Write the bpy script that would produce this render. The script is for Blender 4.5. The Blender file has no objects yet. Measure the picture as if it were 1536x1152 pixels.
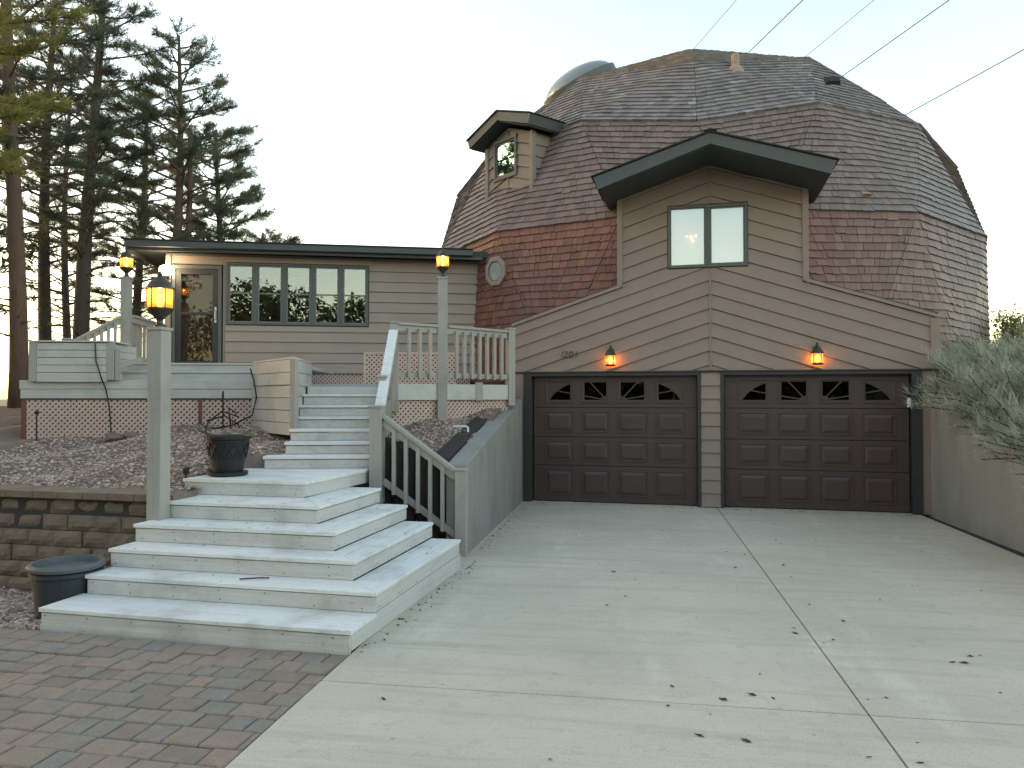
import bpy, math, random, itertools
import numpy as np
from mathutils import Vector, Matrix
R = math.radians
random.seed(7)
rng = np.random.default_rng(7)
scn = bpy.context.scene
COL = scn.collection

# ------------------------------------------------------------------ camera, sky, sun, exposure
cam_d = bpy.data.cameras.new("Camera")
cam = bpy.data.objects.new("Camera", cam_d)
COL.objects.link(cam)
cam.location = (0, 0, 1.75)
cam.rotation_euler = (R(91.0), 0, 0)
cam_d.sensor_width = 36.0
cam_d.lens = 36.0 * 1139.0 / 1536.0
cam_d.clip_end = 3000
scn.camera = cam
scn.render.engine = 'CYCLES'
scn.view_settings.view_transform = 'Standard'
scn.view_settings.look = 'None'
scn.view_settings.gamma = 1.0
scn.view_settings.use_curve_mapping = False
scn.view_settings.exposure = 2.37

SUN_AZ = R(-70.0)      # measured from +Y (into the picture), negative = to the left
SUN_EL = R(7.0)
world = bpy.data.worlds.new("World")
scn.world = world
world.use_nodes = True
nt = world.node_tree
sky = nt.nodes.new('ShaderNodeTexSky')
sky.sky_type = 'NISHITA'
sky.sun_disc = False
sky.sun_elevation = SUN_EL
sky.sun_rotation = SUN_AZ
sky.air_density = 1.0
sky.dust_density = 1.3
sky.ozone_density = 0.12
bg = nt.nodes['Background']
bg.inputs['Strength'].default_value = 0.15
nt.links.new(sky.outputs[0], bg.inputs['Color'])
sun_d = bpy.data.lights.new("Sun", 'SUN')
sun_d.energy = 0.05
sun_d.angle = R(8)
sun_d.color = (1.0, 0.72, 0.42)
sun = bpy.data.objects.new("Sun", sun_d)
COL.objects.link(sun)
sdir = Vector((math.sin(SUN_AZ) * math.cos(SUN_EL), math.cos(SUN_AZ) * math.cos(SUN_EL), math.sin(SUN_EL)))
sun.rotation_euler = (-sdir).to_track_quat('-Z', 'Y').to_euler()
sun.location = (-20, 30, 20)

# ------------------------------------------------------------------ helpers
class Fr:
    """horizontal frame: u right, v away from the camera; yaw > 0 brings the right end nearer"""
    def __init__(s, o, yaw):
        a = R(yaw); s.o = o
        s.u = Vector((math.cos(a), -math.sin(a), 0)); s.v = Vector((math.sin(a), math.cos(a), 0))
    def p(s, u, v, z):
        return Vector((s.o[0], s.o[1], 0)) + s.u * u + s.v * v + Vector((0, 0, z))

S = Fr((-1.08, 5.22), 13)        # lower stairs
D = Fr((-1.63, 8.82), -5)        # upper stairs and deck
G = Fr((3.16, 12.08), 14)        # garage front
W = Fr((-5.75, 14.0), -9)        # wing front
DM = Fr((-.05, 14.61), 51.2)     # dormer front
F = Fr((3.21, 11.8), 9.3)        # driveway

class MB:
    def __init__(s): s.v = []; s.f = []; s.c = None
    def add(s, vs, fs):
        n = len(s.v); s.v += [tuple(q) for q in vs]; s.f += [tuple(i + n for i in f) for f in fs]
    def hexa(s, vs):
        s.add(vs, [(0, 3, 2, 1), (4, 5, 6, 7), (0, 1, 5, 4), (1, 2, 6, 5), (2, 3, 7, 6), (3, 0, 4, 7)]); return s
    def box(s, fr, u0, u1, v0, v1, z0, z1):
        return s.hexa([fr.p(u0, v0, z0), fr.p(u1, v0, z0), fr.p(u1, v1, z0), fr.p(u0, v1, z0),
                       fr.p(u0, v0, z1), fr.p(u1, v0, z1), fr.p(u1, v1, z1), fr.p(u0, v1, z1)])
    def prism(s, a, b):
        """a, b: matching rings of points"""
        n = len(a)
        s.add(list(a) + list(b), [tuple(range(n - 1, -1, -1)), tuple(range(n, 2 * n))] +
              [(i, (i + 1) % n, n + (i + 1) % n, n + i) for i in range(n)]); return s
    def uz(s, fr, poly, v0, v1):
        return s.prism([fr.p(u, v0, z) for u, z in poly], [fr.p(u, v1, z) for u, z in poly])
    def plan(s, pts, z0, z1):
        return s.prism([Vector((p[0], p[1], z0)) for p in pts], [Vector((p[0], p[1], z1)) for p in pts])
    def bar(s, p, q, w, h, up=Vector((0, 0, 1))):
        p = Vector(p); q = Vector(q); d = (q - p).normalized()
        x = d.cross(up); x.normalize(); y = x.cross(d); x *= w / 2; y *= h / 2
        return s.prism([p - x - y, p + x - y, p + x + y, p - x + y], [q - x - y, q + x - y, q + x + y, q - x + y])
    def tube(s, pts, rad, n=8):
        pts = [Vector(p) for p in pts]
        if not hasattr(rad, '__len__'): rad = [rad] * len(pts)
        base = len(s.v); ref = Vector((.31, .17, .93))
        for i, p in enumerate(pts):
            d = (pts[min(i + 1, len(pts) - 1)] - pts[max(i - 1, 0)]).normalized()
            x = d.cross(ref)
            if x.length < .05: x = d.cross(Vector((1, 0, 0)))
            x.normalize(); y = d.cross(x)
            for k in range(n):
                a = 2 * math.pi * k / n
                s.v.append(tuple(p + (x * math.cos(a) + y * math.sin(a)) * rad[i]))
        for i in range(len(pts) - 1):
            for k in range(n):
                a = base + i * n + k; b = base + i * n + (k + 1) % n
                s.f.append((a, b, b + n, a + n))
        s.f.append(tuple(base + k for k in range(n - 1, -1, -1)))
        s.f.append(tuple(base + (len(pts) - 1) * n + k for k in range(n)))
        return s
    def lathe(s, c, prof, n=24, rot=0.0):
        c = Vector(c); base = len(s.v)
        for r, z in prof:
            for k in range(n):
                a = 2 * math.pi * k / n + rot
                s.v.append((c.x + r * math.cos(a), c.y + r * math.sin(a), c.z + z))
        for i in range(len(prof) - 1):
            for k in range(n):
                a = base + i * n + k; b = base + i * n + (k + 1) % n
                s.f.append((a, b, b + n, a + n))
        s.f.append(tuple(base + k for k in range(n - 1, -1, -1)))
        s.f.append(tuple(base + (len(prof) - 1) * n + k for k in range(n)))
        return s
    def build(s, name, m, parent=None, bevel=0, smooth=False, kind=None, label=None):
        me = bpy.data.meshes.new(name)
        me.from_pydata([tuple(v) for v in s.v], [], s.f)
        me.update()
        if s.c is not None:
            ca = me.color_attributes.new('Col', 'FLOAT_COLOR', 'POINT')
            ca.data.foreach_set('color', np.asarray(s.c, dtype=np.float32).ravel())
        me.materials.append(m)
        if smooth: me.polygons.foreach_set('use_smooth', [True] * len(me.polygons))
        o = bpy.data.objects.new(name, me)
        COL.objects.link(o)
        if parent is not None:
            o.parent = parent
            if parent.type == 'EMPTY': o.matrix_parent_inverse = Matrix.Translation(-parent.location)
        if bevel:
            b = o.modifiers.new('bevel', 'BEVEL'); b.width = bevel; b.segments = 2; b.limit_method = 'ANGLE'
        if kind: o['kind'] = kind
        if label: o['label'] = label
        return o

def thing(name, label, cat, loc, group=None):
    o = bpy.data.objects.new(name, None); COL.objects.link(o)
    o.location = loc; o.empty_display_size = .2
    o['label'] = label; o['category'] = cat
    if group: o['group'] = group
    return o
def tag(o, label, cat, group=None):
    o['label'] = label; o['category'] = cat
    if group: o['group'] = group
    return o
def structure(o): o['kind'] = 'structure'; return o

def soup(verts, tris, name, m, parent=None, kind=None, cols=None):
    """big numpy triangle mesh"""
    me = bpy.data.meshes.new(name)
    nv, nf = len(verts), len(tris)
    me.vertices.add(nv); me.vertices.foreach_set('co', np.asarray(verts, np.float32).ravel())
    k = tris.shape[1]
    me.loops.add(nf * k); me.loops.foreach_set('vertex_index', tris.astype(np.int32).ravel())
    me.polygons.add(nf)
    me.polygons.foreach_set('loop_start', np.arange(0, nf * k, k, dtype=np.int32))
    me.polygons.foreach_set('loop_total', np.full(nf, k, np.int32))
    me.polygons.foreach_set('use_smooth', np.zeros(nf, bool))
    me.update(calc_edges=True)
    if cols is not None:
        ca = me.color_attributes.new('Col', 'FLOAT_COLOR', 'POINT')
        ca.data.foreach_set('color', np.asarray(cols, np.float32).ravel())
    me.materials.append(m)
    o = bpy.data.objects.new(name, me); COL.objects.link(o)
    if parent is not None:
        o.parent = parent
        if parent.type == 'EMPTY': o.matrix_parent_inverse = Matrix.Translation(-parent.location)
    if kind: o['kind'] = kind
    return o

# ------------------------------------------------------------------ materials
MATS = {}
def mat(name, base, rough=.7, var=.25, scale=6., stretch=(1, 1, 1), bump=.0, bscale=60., spec=.4, attr=False,
        fine=.12, fscale=90., stain=None, stain_scale=1.2, metal=0.):
    m = bpy.data.materials.new(name); m.use_nodes = True; MATS[name] = m
    n = m.node_tree.nodes; L = m.node_tree.links; b = n['Principled BSDF']
    b.inputs['Roughness'].default_value = rough
    b.inputs['Specular IOR Level'].default_value = spec
    b.inputs['Metallic'].default_value = metal
    tc = n.new('ShaderNodeNewGeometry')
    mp = n.new('ShaderNodeMapping'); mp.inputs['Scale'].default_value = stretch
    L.new(tc.outputs['Position'], mp.inputs['Vector'])
    def noise(sc, det=4):
        t = n.new('ShaderNodeTexNoise'); t.inputs['Scale'].default_value = sc; t.inputs['Detail'].default_value = det
        t.inputs['Roughness'].default_value = .6
        L.new(mp.outputs[0], t.inputs['Vector']); return t
    n1 = noise(scale); n2 = noise(fscale, 3)
    # brightness factor 1 + var*(n1-.5)*2 + fine*(n2-.5)*2
    def math_(op, a, bb):
        q = n.new('ShaderNodeMath'); q.operation = op
        for i, x in enumerate((a, bb)):
            if isinstance(x, (int, float)): q.inputs[i].default_value = x
            else: L.new(x, q.inputs[i])
        return q.outputs[0]
    a = math_('MULTIPLY_ADD', n1.outputs[0], 2 * var * 1.6); 
    q = a.node; q.inputs[2].default_value = 1 - var * 1.6
    c = math_('MULTIPLY_ADD', n2.outputs[0], 2 * fine * 1.6)
    c.node.inputs[2].default_value = -fine * 1.6
    fac = math_('ADD', a, c)
    mul = n.new('ShaderNodeVectorMath'); mul.operation = 'SCALE'
    L.new(fac, mul.inputs['Scale'])
    if attr:
        at = n.new('ShaderNodeAttribute'); at.attribute_name = 'Col'
        L.new(at.outputs['Color'], mul.inputs[0])
    else:
        mul.inputs[0].default_value = base
    out = mul.outputs[0]
    if stain:
        ns = noise(stain_scale, 6)
        rp = n.new('ShaderNodeValToRGB'); rp.color_ramp.elements[0].position = .5; rp.color_ramp.elements[1].position = .72
        L.new(ns.outputs[0], rp.inputs[0])
        mx = n.new('ShaderNodeMixRGB'); mx.inputs[2].default_value = (*stain, 1)
        L.new(math_('MULTIPLY', rp.outputs[0], .55), mx.inputs[0]); L.new(out, mx.inputs[1]); out = mx.outputs[0]
    L.new(out, b.inputs['Base Color'])
    if bump:
        nb = noise(bscale, 4)
        bp = n.new('ShaderNodeBump'); bp.inputs['Strength'].default_value = bump; bp.inputs['Distance'].default_value = .01
        L.new(nb.outputs[0], bp.inputs['Height']); L.new(bp.outputs[0], b.inputs['Normal'])
    return m

M_step = mat('weathered_white_paint', (.62, .63, .62), .75, .12, 3., bump=.25, bscale=140, fine=.10, fscale=70, stain=(.52, .53, .50), stain_scale=2.2)
M_riser = mat('weathered_riser_paint', (.49, .495, .47), .75, .14, 3., bump=.25, bscale=140, fine=.10, fscale=70, stain=(.33, .335, .31), stain_scale=2.6)
M_trim = mat('grey_green_paint', (.34, .335, .31), .7, .12, 3., (1, 1, .4), bump=.12, bscale=90, fine=.06, stain=(.26, .26, .225), stain_scale=1.6)
M_deck = mat('deck_board_paint', (.46, .46, .435), .75, .14, 2.5, (1, 1, 2.), bump=.15, bscale=110, stain=(.30, .30, .28), stain_scale=1.7)
M_latt = mat('pale_pink_lattice', (.55, .40, .335), .75, .12, 5.)
M_redwood = mat('brown_stained_frame', (.16, .07, .045), .7, .2, 8.)
M_entry = mat('dark_stained_door', (.055, .032, .026), .6, .2, 5.)
M_siding = mat('taupe_siding', (.265, .196, .158), .62, .07, 2.2, bump=.08, bscale=120, fine=.05, fscale=160)
M_sidingw = mat('grey_taupe_siding', (.325, .258, .218), .62, .07, 2.2, bump=.08, bscale=120, fine=.05, fscale=160)
M_sidingd = mat('dormer_siding', (.225, .183, .155), .62, .07, 2.2, bump=.08, bscale=120, fine=.05, fscale=160)  # less saturated siding copy, offsetting the warm light from the left
M_green = mat('slate_green_trim', (.070, .076, .077), .5, .08, 3.)
M_soffit = mat('dark_soffit', (.045, .055, .058), .7, .08, 3.)
M_frame = mat('grey_window_frame', (.10, .104, .098), .5, .06, 4.)
M_wtrim = mat('window_sash_light', (.15, .16, .155), .5, .06, 4.)
M_gdoor = mat('brown_garage_door', (.072, .045, .041), .45, .08, 2.5, fine=.05, bump=.05, bscale=200)
M_casing = mat('dark_door_casing', (.038, .037, .036), .5, .08, 3.)
M_shingle = mat('cedar_shingle', (1, 1, 1), .55, .10, 4., (1, 1, .5), bump=.3, bscale=70, attr=True, fine=.12, fscale=55)
M_conc = mat('broom_concrete', (.45, .435, .385), .85, .13, .7, (1, 1, 1), bump=.4, bscale=120, fine=.26, fscale=60, stain=(.34, .33, .285), stain_scale=.9)
def node_mix(n, L, fac, a, b):
    mx = n.new('ShaderNodeMixRGB'); 
    if isinstance(fac, (int, float)): mx.inputs[0].default_value = fac
    else: L.new(fac, mx.inputs[0])
    for i, c in ((1, a), (2, b)):
        if isinstance(c, tuple): mx.inputs[i].default_value = (*c, 1)
        else: L.new(c, mx.inputs[i])
    return mx.outputs[0]
def grained(name, base, yaw, dark, amt, rough=.75, along=.9, across=26., vertical=False, bump=.25):
    """painted board: streaks along the board, worn patches, small scuffs"""
    m = bpy.data.materials.new(name); m.use_nodes = True
    n = m.node_tree.nodes; L = m.node_tree.links; b = n['Principled BSDF']; b.inputs['Roughness'].default_value = rough; b.inputs['Specular IOR Level'].default_value = .3
    g = n.new('ShaderNodeNewGeometry'); mp = n.new('ShaderNodeMapping'); mp.vector_type = 'TEXTURE'
    mp.inputs['Rotation'].default_value = (0, 0, R(-yaw))
    mp.inputs['Scale'].default_value = (1 / along, 1 / across, 1 / across) if not vertical else (1 / across, 1 / across, 1 / along)
    L.new(g.outputs['Position'], mp.inputs['Vector'])
    def noise(v, sc, det=5):
        t = n.new('ShaderNodeTexNoise'); t.inputs['Scale'].default_value = sc; t.inputs['Detail'].default_value = det; t.inputs['Roughness'].default_value = .65
        L.new(v, t.inputs['Vector']); return t.outputs[0]
    def ramp(v, a, c, gain):
        r_ = n.new('ShaderNodeMapRange'); r_.inputs[1].default_value = a; r_.inputs[2].default_value = c; r_.inputs[3].default_value = 0; r_.inputs[4].default_value = gain
        L.new(v, r_.inputs[0]); return r_.outputs[0]
    gr = noise(mp.outputs[0], 1.6); pat = noise(g.outputs['Position'], 2.3, 6); sc = noise(g.outputs['Position'], 38, 3)
    c = node_mix(n, L, ramp(gr, .42, .72, .45 * amt), base, tuple(x * .72 for x in base))
    c = node_mix(n, L, ramp(pat, .50, .74, .65 * amt), c, dark)
    mu = n.new('ShaderNodeMath'); mu.operation = 'MULTIPLY'; L.new(ramp(sc, .60, .70, 1.), mu.inputs[0]); L.new(ramp(gr, .45, .62, .55 * amt), mu.inputs[1])
    c = node_mix(n, L, mu.outputs[0], c, tuple(x * .55 for x in dark))
    L.new(c, b.inputs['Base Color'])
    bp = n.new('ShaderNodeBump'); bp.inputs['Strength'].default_value = bump; bp.inputs['Distance'].default_value = .006
    L.new(gr, bp.inputs['Height']); L.new(bp.outputs[0], b.inputs['Normal'])
    return m
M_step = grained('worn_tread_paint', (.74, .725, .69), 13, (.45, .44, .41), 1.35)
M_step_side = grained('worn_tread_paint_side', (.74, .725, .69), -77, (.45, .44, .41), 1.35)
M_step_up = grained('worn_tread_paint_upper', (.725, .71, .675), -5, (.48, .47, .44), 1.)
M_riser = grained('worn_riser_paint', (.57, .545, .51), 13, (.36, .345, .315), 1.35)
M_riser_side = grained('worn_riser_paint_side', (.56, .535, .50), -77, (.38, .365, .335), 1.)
M_deck = grained('worn_deck_paint', (.52, .50, .465), -5, (.32, .31, .28), 1.)
M_trim = grained('worn_post_paint', (.365, .335, .30), 0, (.25, .23, .20), .9, vertical=True)
def concrete():
    m = bpy.data.materials.new('broom_finished_concrete'); m.use_nodes = True
    n = m.node_tree.nodes; L = m.node_tree.links; b = n['Principled BSDF']; b.inputs['Roughness'].default_value = .85; b.inputs['Specular IOR Level'].default_value = .25
    g = n.new('ShaderNodeNewGeometry'); P = g.outputs['Position']
    def mapped(sx, sy):
        mp = n.new('ShaderNodeMapping'); mp.vector_type = 'TEXTURE'; mp.inputs['Rotation'].default_value = (0, 0, R(-9.3)); mp.inputs['Scale'].default_value = (1 / sx, 1 / sy, 1)
        L.new(P, mp.inputs['Vector']); return mp.outputs[0]
    def noise(v, sc, det=5, ro=.6):
        t = n.new('ShaderNodeTexNoise'); t.inputs['Scale'].default_value = sc; t.inputs['Detail'].default_value = det; t.inputs['Roughness'].default_value = ro
        L.new(v, t.inputs['Vector']); return t.outputs[0]
    def ramp(v, a, c, lo, hi):
        r_ = n.new('ShaderNodeMapRange'); r_.inputs[1].default_value = a; r_.inputs[2].default_value = c; r_.inputs[3].default_value = lo; r_.inputs[4].default_value = hi
        L.new(v, r_.inputs[0]); return r_.outputs[0]
    base = (.590, .515, .410)
    c = node_mix(n, L, ramp(noise(P, .55, 6), .38, .66, 0, .8), base, (.455, .405, .325))            # broad weathering
    c = node_mix(n, L, ramp(noise(mapped(1.1, .22), 1.3, 6, .7), .54, .68, 0, .5), c, (.70, .63, .52))  # pale washed streaks running down the drive
    c = node_mix(n, L, ramp(noise(mapped(.5, 6.), 1.0, 5, .7), .50, .70, 0, .65), c, (.40, .355, .28))   # broom / trowel bands
    c = node_mix(n, L, ramp(noise(P, 7., 6, .75), .54, .68, 0, .5), c, (.37, .33, .265))              # blotches
    c = node_mix(n, L, ramp(noise(P, 85., 2), .60, .70, 0, .75), c, (.22, .195, .155))                   # pits
    c = node_mix(n, L, ramp(noise(P, 140., 2), .60, .70, 0, .6), c, (.74, .69, .60))                  # pale grit
    vo = n.new('ShaderNodeTexVoronoi'); vo.inputs['Scale'].default_value = 3.2; L.new(P, vo.inputs['Vector'])
    c = node_mix(n, L, ramp(vo.outputs['Distance'], .03, .055, .5, 0), c, (.20, .18, .15))             # scattered spots
    L.new(c, b.inputs['Base Color'])
    bp = n.new('ShaderNodeBump'); bp.inputs['Strength'].default_value = .4; bp.inputs['Distance'].default_value = .004
    L.new(noise(mapped(6., 160.), 1., 3), bp.inputs['Height']); L.new(bp.outputs[0], b.inputs['Normal'])
    return m
M_conc = concrete()
M_wallc = mat('cast_concrete', (.275, .262, .235), .85, .16, 1.6, (1.6, 1.6, .5), bump=.3, bscale=80, fine=.10, fscale=90, stain=(.15, .145, .125), stain_scale=1.3)
M_joint = mat('joint_dirt', (.05, .045, .04), .95, .2, 20.)
M_block = mat('brown_split_block', (.195, .145, .108), .95, .22, 5., bump=.9, bscale=45, fine=.2, fscale=70)
M_gravel = mat('gravel_stones', (1, 1, 1), .9, .10, 9., attr=True, fine=.12)
M_soil = mat('gravel_soil', (.21, .155, .122), .95, .25, 9., bump=.8, bscale=60, fine=.3, fscale=60)
M_grass = mat('dry_ground', (.09, .085, .05), .95, .3, 1.5, bump=.5, bscale=30)
M_paver = mat('tumbled_paver', (1, 1, 1), .85, .14, 9., bump=.5, bscale=75, attr=False, fine=.2, fscale=80)
M_black = mat('black_metal', (.018, .017, .016), .45, .15, 10.)
M_pot = mat('black_plastic_pot', (.017, .017, .018), .5, .15, 12.)
M_bigpot = mat('blue_grey_pot', (.028, .034, .045), .5, .2, 6., fine=.1)
M_rim = mat('pale_pot_rim', (.105, .115, .115), .6, .2, 8.)
M_bronze = mat('bronze_lantern', (.060, .046, .036), .4, .2, 15., spec=.5, metal=.4)
M_timber = mat('dark_timber', (.035, .030, .026), .9, .3, 6., (3, 3, .6), bump=.6, bscale=40)
M_bark = mat('grey_bark', (.082, .072, .062), .95, .3, 3., (3, 3, .7), bump=1., bscale=25, fine=.2, fscale=40)
M_barkred = mat('reddish_bark', (.13, .088, .066), .95, .3, 3., (3, 3, .7), bump=1., bscale=25, fine=.2, fscale=40)
M_white = mat('white_plastic', (.75, .75, .74), .5, .04, 6.)
M_metal = mat('brushed_metal', (.55, .55, .55), .3, .05, 8., metal=.9)
M_leaf = mat('dry_brown_leaf', (.060, .036, .022), .8, .3, 25.)
M_dark = mat('unlit_interior', (.012, .011, .010), .9, .2, 2.)  # near-black, the shade of unlit spaces is put into the colour
M_reflsheet = mat('sky_reflection_white', (.78, .72, .70), .8, .04, 2.)  # pale colour stands in for sky reflected in the panes
M_pipe = mat('terracotta_vent', (.34, .23, .18), .8, .15, 8.)
M_wire = mat('power_cable', (.055, .055, .06), .6, .05, 2.)
M_screw = mat('screw_heads', (.09, .08, .075), .5, .1, 20.)

def foliage(name, base, var=.45, trans=.35, tcol=None):
    m = bpy.data.materials.new(name); m.use_nodes = True
    n = m.node_tree.nodes; L = m.node_tree.links; b = n['Principled BSDF']
    b.inputs['Roughness'].default_value = .6; b.inputs['Specular IOR Level'].default_value = .25
    g = n.new('ShaderNodeNewGeometry')
    t = n.new('ShaderNodeTexNoise'); t.inputs['Scale'].default_value = 1.1; t.inputs['Detail'].default_value = 3
    L.new(g.outputs['Position'], t.inputs['Vector'])
    ad = n.new('ShaderNodeMath'); ad.operation = 'ADD'
    L.new(t.outputs[0], ad.inputs[0]); L.new(g.outputs['Random Per Island'], ad.inputs[1])
    ma = n.new('ShaderNodeMath'); ma.operation = 'MULTIPLY_ADD'; ma.inputs[1].default_value = var; ma.inputs[2].default_value = 1 - var
    L.new(ad.outputs[0], ma.inputs[0])
    sc = n.new('ShaderNodeVectorMath'); sc.operation = 'SCALE'; sc.inputs[0].default_value = base
    L.new(ma.outputs[0], sc.inputs['Scale']); L.new(sc.outputs[0], b.inputs['Base Color'])
    tr = n.new('ShaderNodeBsdfTranslucent'); sc2 = n.new('ShaderNodeVectorMath'); sc2.operation = 'SCALE'
    sc2.inputs[0].default_value = tcol or tuple(min(1, x * 1.3) for x in base)
    L.new(ma.outputs[0], sc2.inputs['Scale']); L.new(sc2.outputs[0], tr.inputs['Color'])
    mx = n.new('ShaderNodeMixShader'); mx.inputs[0].default_value = trans
    L.new(b.outputs[0], mx.inputs[1]); L.new(tr.outputs[0], mx.inputs[2])
    L.new(mx.outputs[0], n['Material Output'].inputs[0])
    return m
M_needle = foliage('pine_needles', (.092, .110, .080))
M_needle2 = foliage('pine_needles_green', (.118, .135, .088))
M_yellow = foliage('yellow_green_needles', (.21, .20, .055))  # yellow-green includes the warm light falling on the bough
M_juniper = foliage('grey_green_juniper', (.35, .355, .275), .4)
M_bushleaf = foliage('sun_tinted_bush_leaves', (.22, .20, .08), .4, .6)  # yellow sunlight is put into this leaf colour
M_treeleaf = foliage('broad_leaves', (.07, .085, .035), .4)

def glass_mat(name, refl=.12, tint=(.9, .92, .92), gcol=(1, 1, 1)):
    m = bpy.data.materials.new(name); m.use_nodes = True
    n = m.node_tree.nodes; L = m.node_tree.links; n.remove(n['Principled BSDF'])
    g = n.new('ShaderNodeBsdfGlossy'); g.inputs['Roughness'].default_value = .01; g.inputs[0].default_value = (*gcol, 1)
    t = n.new('ShaderNodeBsdfTransparent'); t.inputs[0].default_value = (*tint, 1)
    fr = n.new('ShaderNodeLayerWeight'); fr.inputs[0].default_value = .5
    pw = n.new('ShaderNodeMath'); pw.operation = 'POWER'; pw.inputs[1].default_value = 5.; L.new(fr.outputs['Facing'], pw.inputs[0])
    ma = n.new('ShaderNodeMath'); ma.operation = 'MULTIPLY_ADD'; ma.inputs[1].default_value = .9; ma.inputs[2].default_value = refl + .03; ma.use_clamp = True
    L.new(pw.outputs[0], ma.inputs[0])
    # faint waviness of the pane
    tn = n.new('ShaderNodeTexNoise'); tn.inputs['Scale'].default_value = 2.5
    ge = n.new('ShaderNodeNewGeometry'); L.new(ge.outputs['Position'], tn.inputs['Vector'])
    bp = n.new('ShaderNodeBump'); bp.inputs['Strength'].default_value = .015; bp.inputs['Distance'].default_value = .05
    L.new(tn.outputs[0], bp.inputs['Height']); L.new(bp.outputs[0], g.inputs['Normal'])
    mx = n.new('ShaderNodeMixShader')
    L.new(ma.outputs[0], mx.inputs[0]); L.new(t.outputs[0], mx.inputs[1]); L.new(g.outputs[0], mx.inputs[2])
    L.new(mx.outputs[0], n['Material Output'].inputs[0])
    return m
M_glass = glass_mat('window_glass', .10)
M_coat = glass_mat('coated_window_glass', .20, (.88, .88, .88))
M_teal = glass_mat('teal_coated_glass', .34, (.4, .5, .5), (.55, .86, .90))
M_doorg = glass_mat('storm_door_glass', .0, (.85, .82, .8))
M_gglass = glass_mat('smoked_door_glass', .03, (.3, .3, .3))
def emit(name, col, st):
    m = bpy.data.materials.new(name); m.use_nodes = True
    n = m.node_tree.nodes; n.remove(n['Principled BSDF'])
    e = n.new('ShaderNodeEmission'); e.inputs[0].default_value = (*col, 1); e.inputs[1].default_value = st
    m.node_tree.links.new(e.outputs[0], n['Material Output'].inputs[0]); return m
M_bulb = emit('lit_bulb', (1., .62, .25), 1.6)
M_dim = emit('dim_interior_bulb', (1., .50, .22), .30)
M_hot = emit('hot_bulb', (1., .80, .50), 9.)
def amber():
    m = bpy.data.materials.new('amber_lantern_glass'); m.use_nodes = True
    n = m.node_tree.nodes; L = m.node_tree.links; n.remove(n['Principled BSDF'])
    t = n.new('ShaderNodeBsdfTransparent'); t.inputs[0].default_value = (1., .62, .22, 1)
    tl = n.new('ShaderNodeBsdfTranslucent'); tl.inputs[0].default_value = (1., .5, .12, 1)
    mx = n.new('ShaderNodeMixShader'); mx.inputs[0].default_value = .45
    L.new(t.outputs[0], mx.inputs[1]); L.new(tl.outputs[0], mx.inputs[2])
    g = n.new('ShaderNodeBsdfGlossy'); g.inputs['Roughness'].default_value = .1
    m2 = n.new('ShaderNodeMixShader'); m2.inputs[0].default_value = .05
    L.new(mx.outputs[0], m2.inputs[1]); L.new(g.outputs[0], m2.inputs[2])
    e = n.new('ShaderNodeEmission'); e.inputs[0].default_value = (1., .42, .07, 1); e.inputs[1].default_value = .07
    ad = n.new('ShaderNodeAddShader'); L.new(m2.outputs[0], ad.inputs[0]); L.new(e.outputs[0], ad.inputs[1])
    L.new(ad.outputs[0], n['Material Output'].inputs[0]); return m
M_amber = amber()
def acrylic():
    m = bpy.data.materials.new('clear_acrylic_bubble'); m.use_nodes = True
    n = m.node_tree.nodes; L = m.node_tree.links; n.remove(n['Principled BSDF'])
    t = n.new('ShaderNodeBsdfTransparent'); t.inputs[0].default_value = (.62, .66, .68, 1)
    g = n.new('ShaderNodeBsdfGlossy'); g.inputs['Roughness'].default_value = .08
    d = n.new('ShaderNodeBsdfDiffuse'); d.inputs[0].default_value = (.42, .45, .47, 1)
    lw = n.new('ShaderNodeLayerWeight'); lw.inputs[0].default_value = .4
    m1 = n.new('ShaderNodeMixShader'); m1.inputs[0].default_value = .45
    L.new(t.outputs[0], m1.inputs[1]); L.new(d.outputs[0], m1.inputs[2])
    m2 = n.new('ShaderNodeMixShader'); L.new(lw.outputs['Fresnel'], m2.inputs[0])
    L.new(m1.outputs[0], m2.inputs[1]); L.new(g.outputs[0], m2.inputs[2])
    L.new(m2.outputs[0], n['Material Output'].inputs[0]); return m
M_acrylic = acrylic()

def point_light(name, loc, watts, col=(1., .55, .22), rad=.04, parent=None):
    d = bpy.data.lights.new(name, 'POINT'); d.energy = watts; d.color = col; d.shadow_soft_size = rad
    o = bpy.data.objects.new(name, d); COL.objects.link(o); o.location = loc
    if parent: o.parent = parent; o.matrix_parent_inverse = Matrix.Translation(-parent.location)
    return o

# ------------------------------------------------------------------ ground
def smooth(a, b, x):
    t = max(0., min(1., (x - a) / (b - a))); return t * t * (3 - 2 * t)
def hill_left(x, y):
    q = Vector((x - S.o[0], y - S.o[1], 0)); v = q.dot(S.v)
    z = .785 + (v - 1.6) * .175
    z = min(z, 1.30 + (y - 10.4) * .05) if y > 10.4 else z
    z = min(z, 1.55)
    z += .05 * math.sin(x * 2.1 + y) + .03 * math.sin(x * 4.7 - y * 3.1)
    z -= 1.1 * smooth(22, 40, y) + .8 * smooth(12, 30, -x)
    if q.dot(S.u) > -2.76 and y < 8.84: z = min(z, .84)
    return z
def hill_mid(x, y):
    z = .98 + (y - 8.75) * .20 + .03 * math.sin(5 * x + 3 * y)
    return min(z, 1.62) - .10 * smooth(-.55, .2, x - .165 * (y - 8.5))
def hill_right(x, y):
    z = .75 + (y - 8.2) * .30 + .25 * smooth(6.2, 9, x)
    z = min(z, 1.85) if y > 8 else max(.75 + (y - 8.2) * .2, -.2)
    return z + .05 * math.sin(3 * x + 2 * y)
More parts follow.
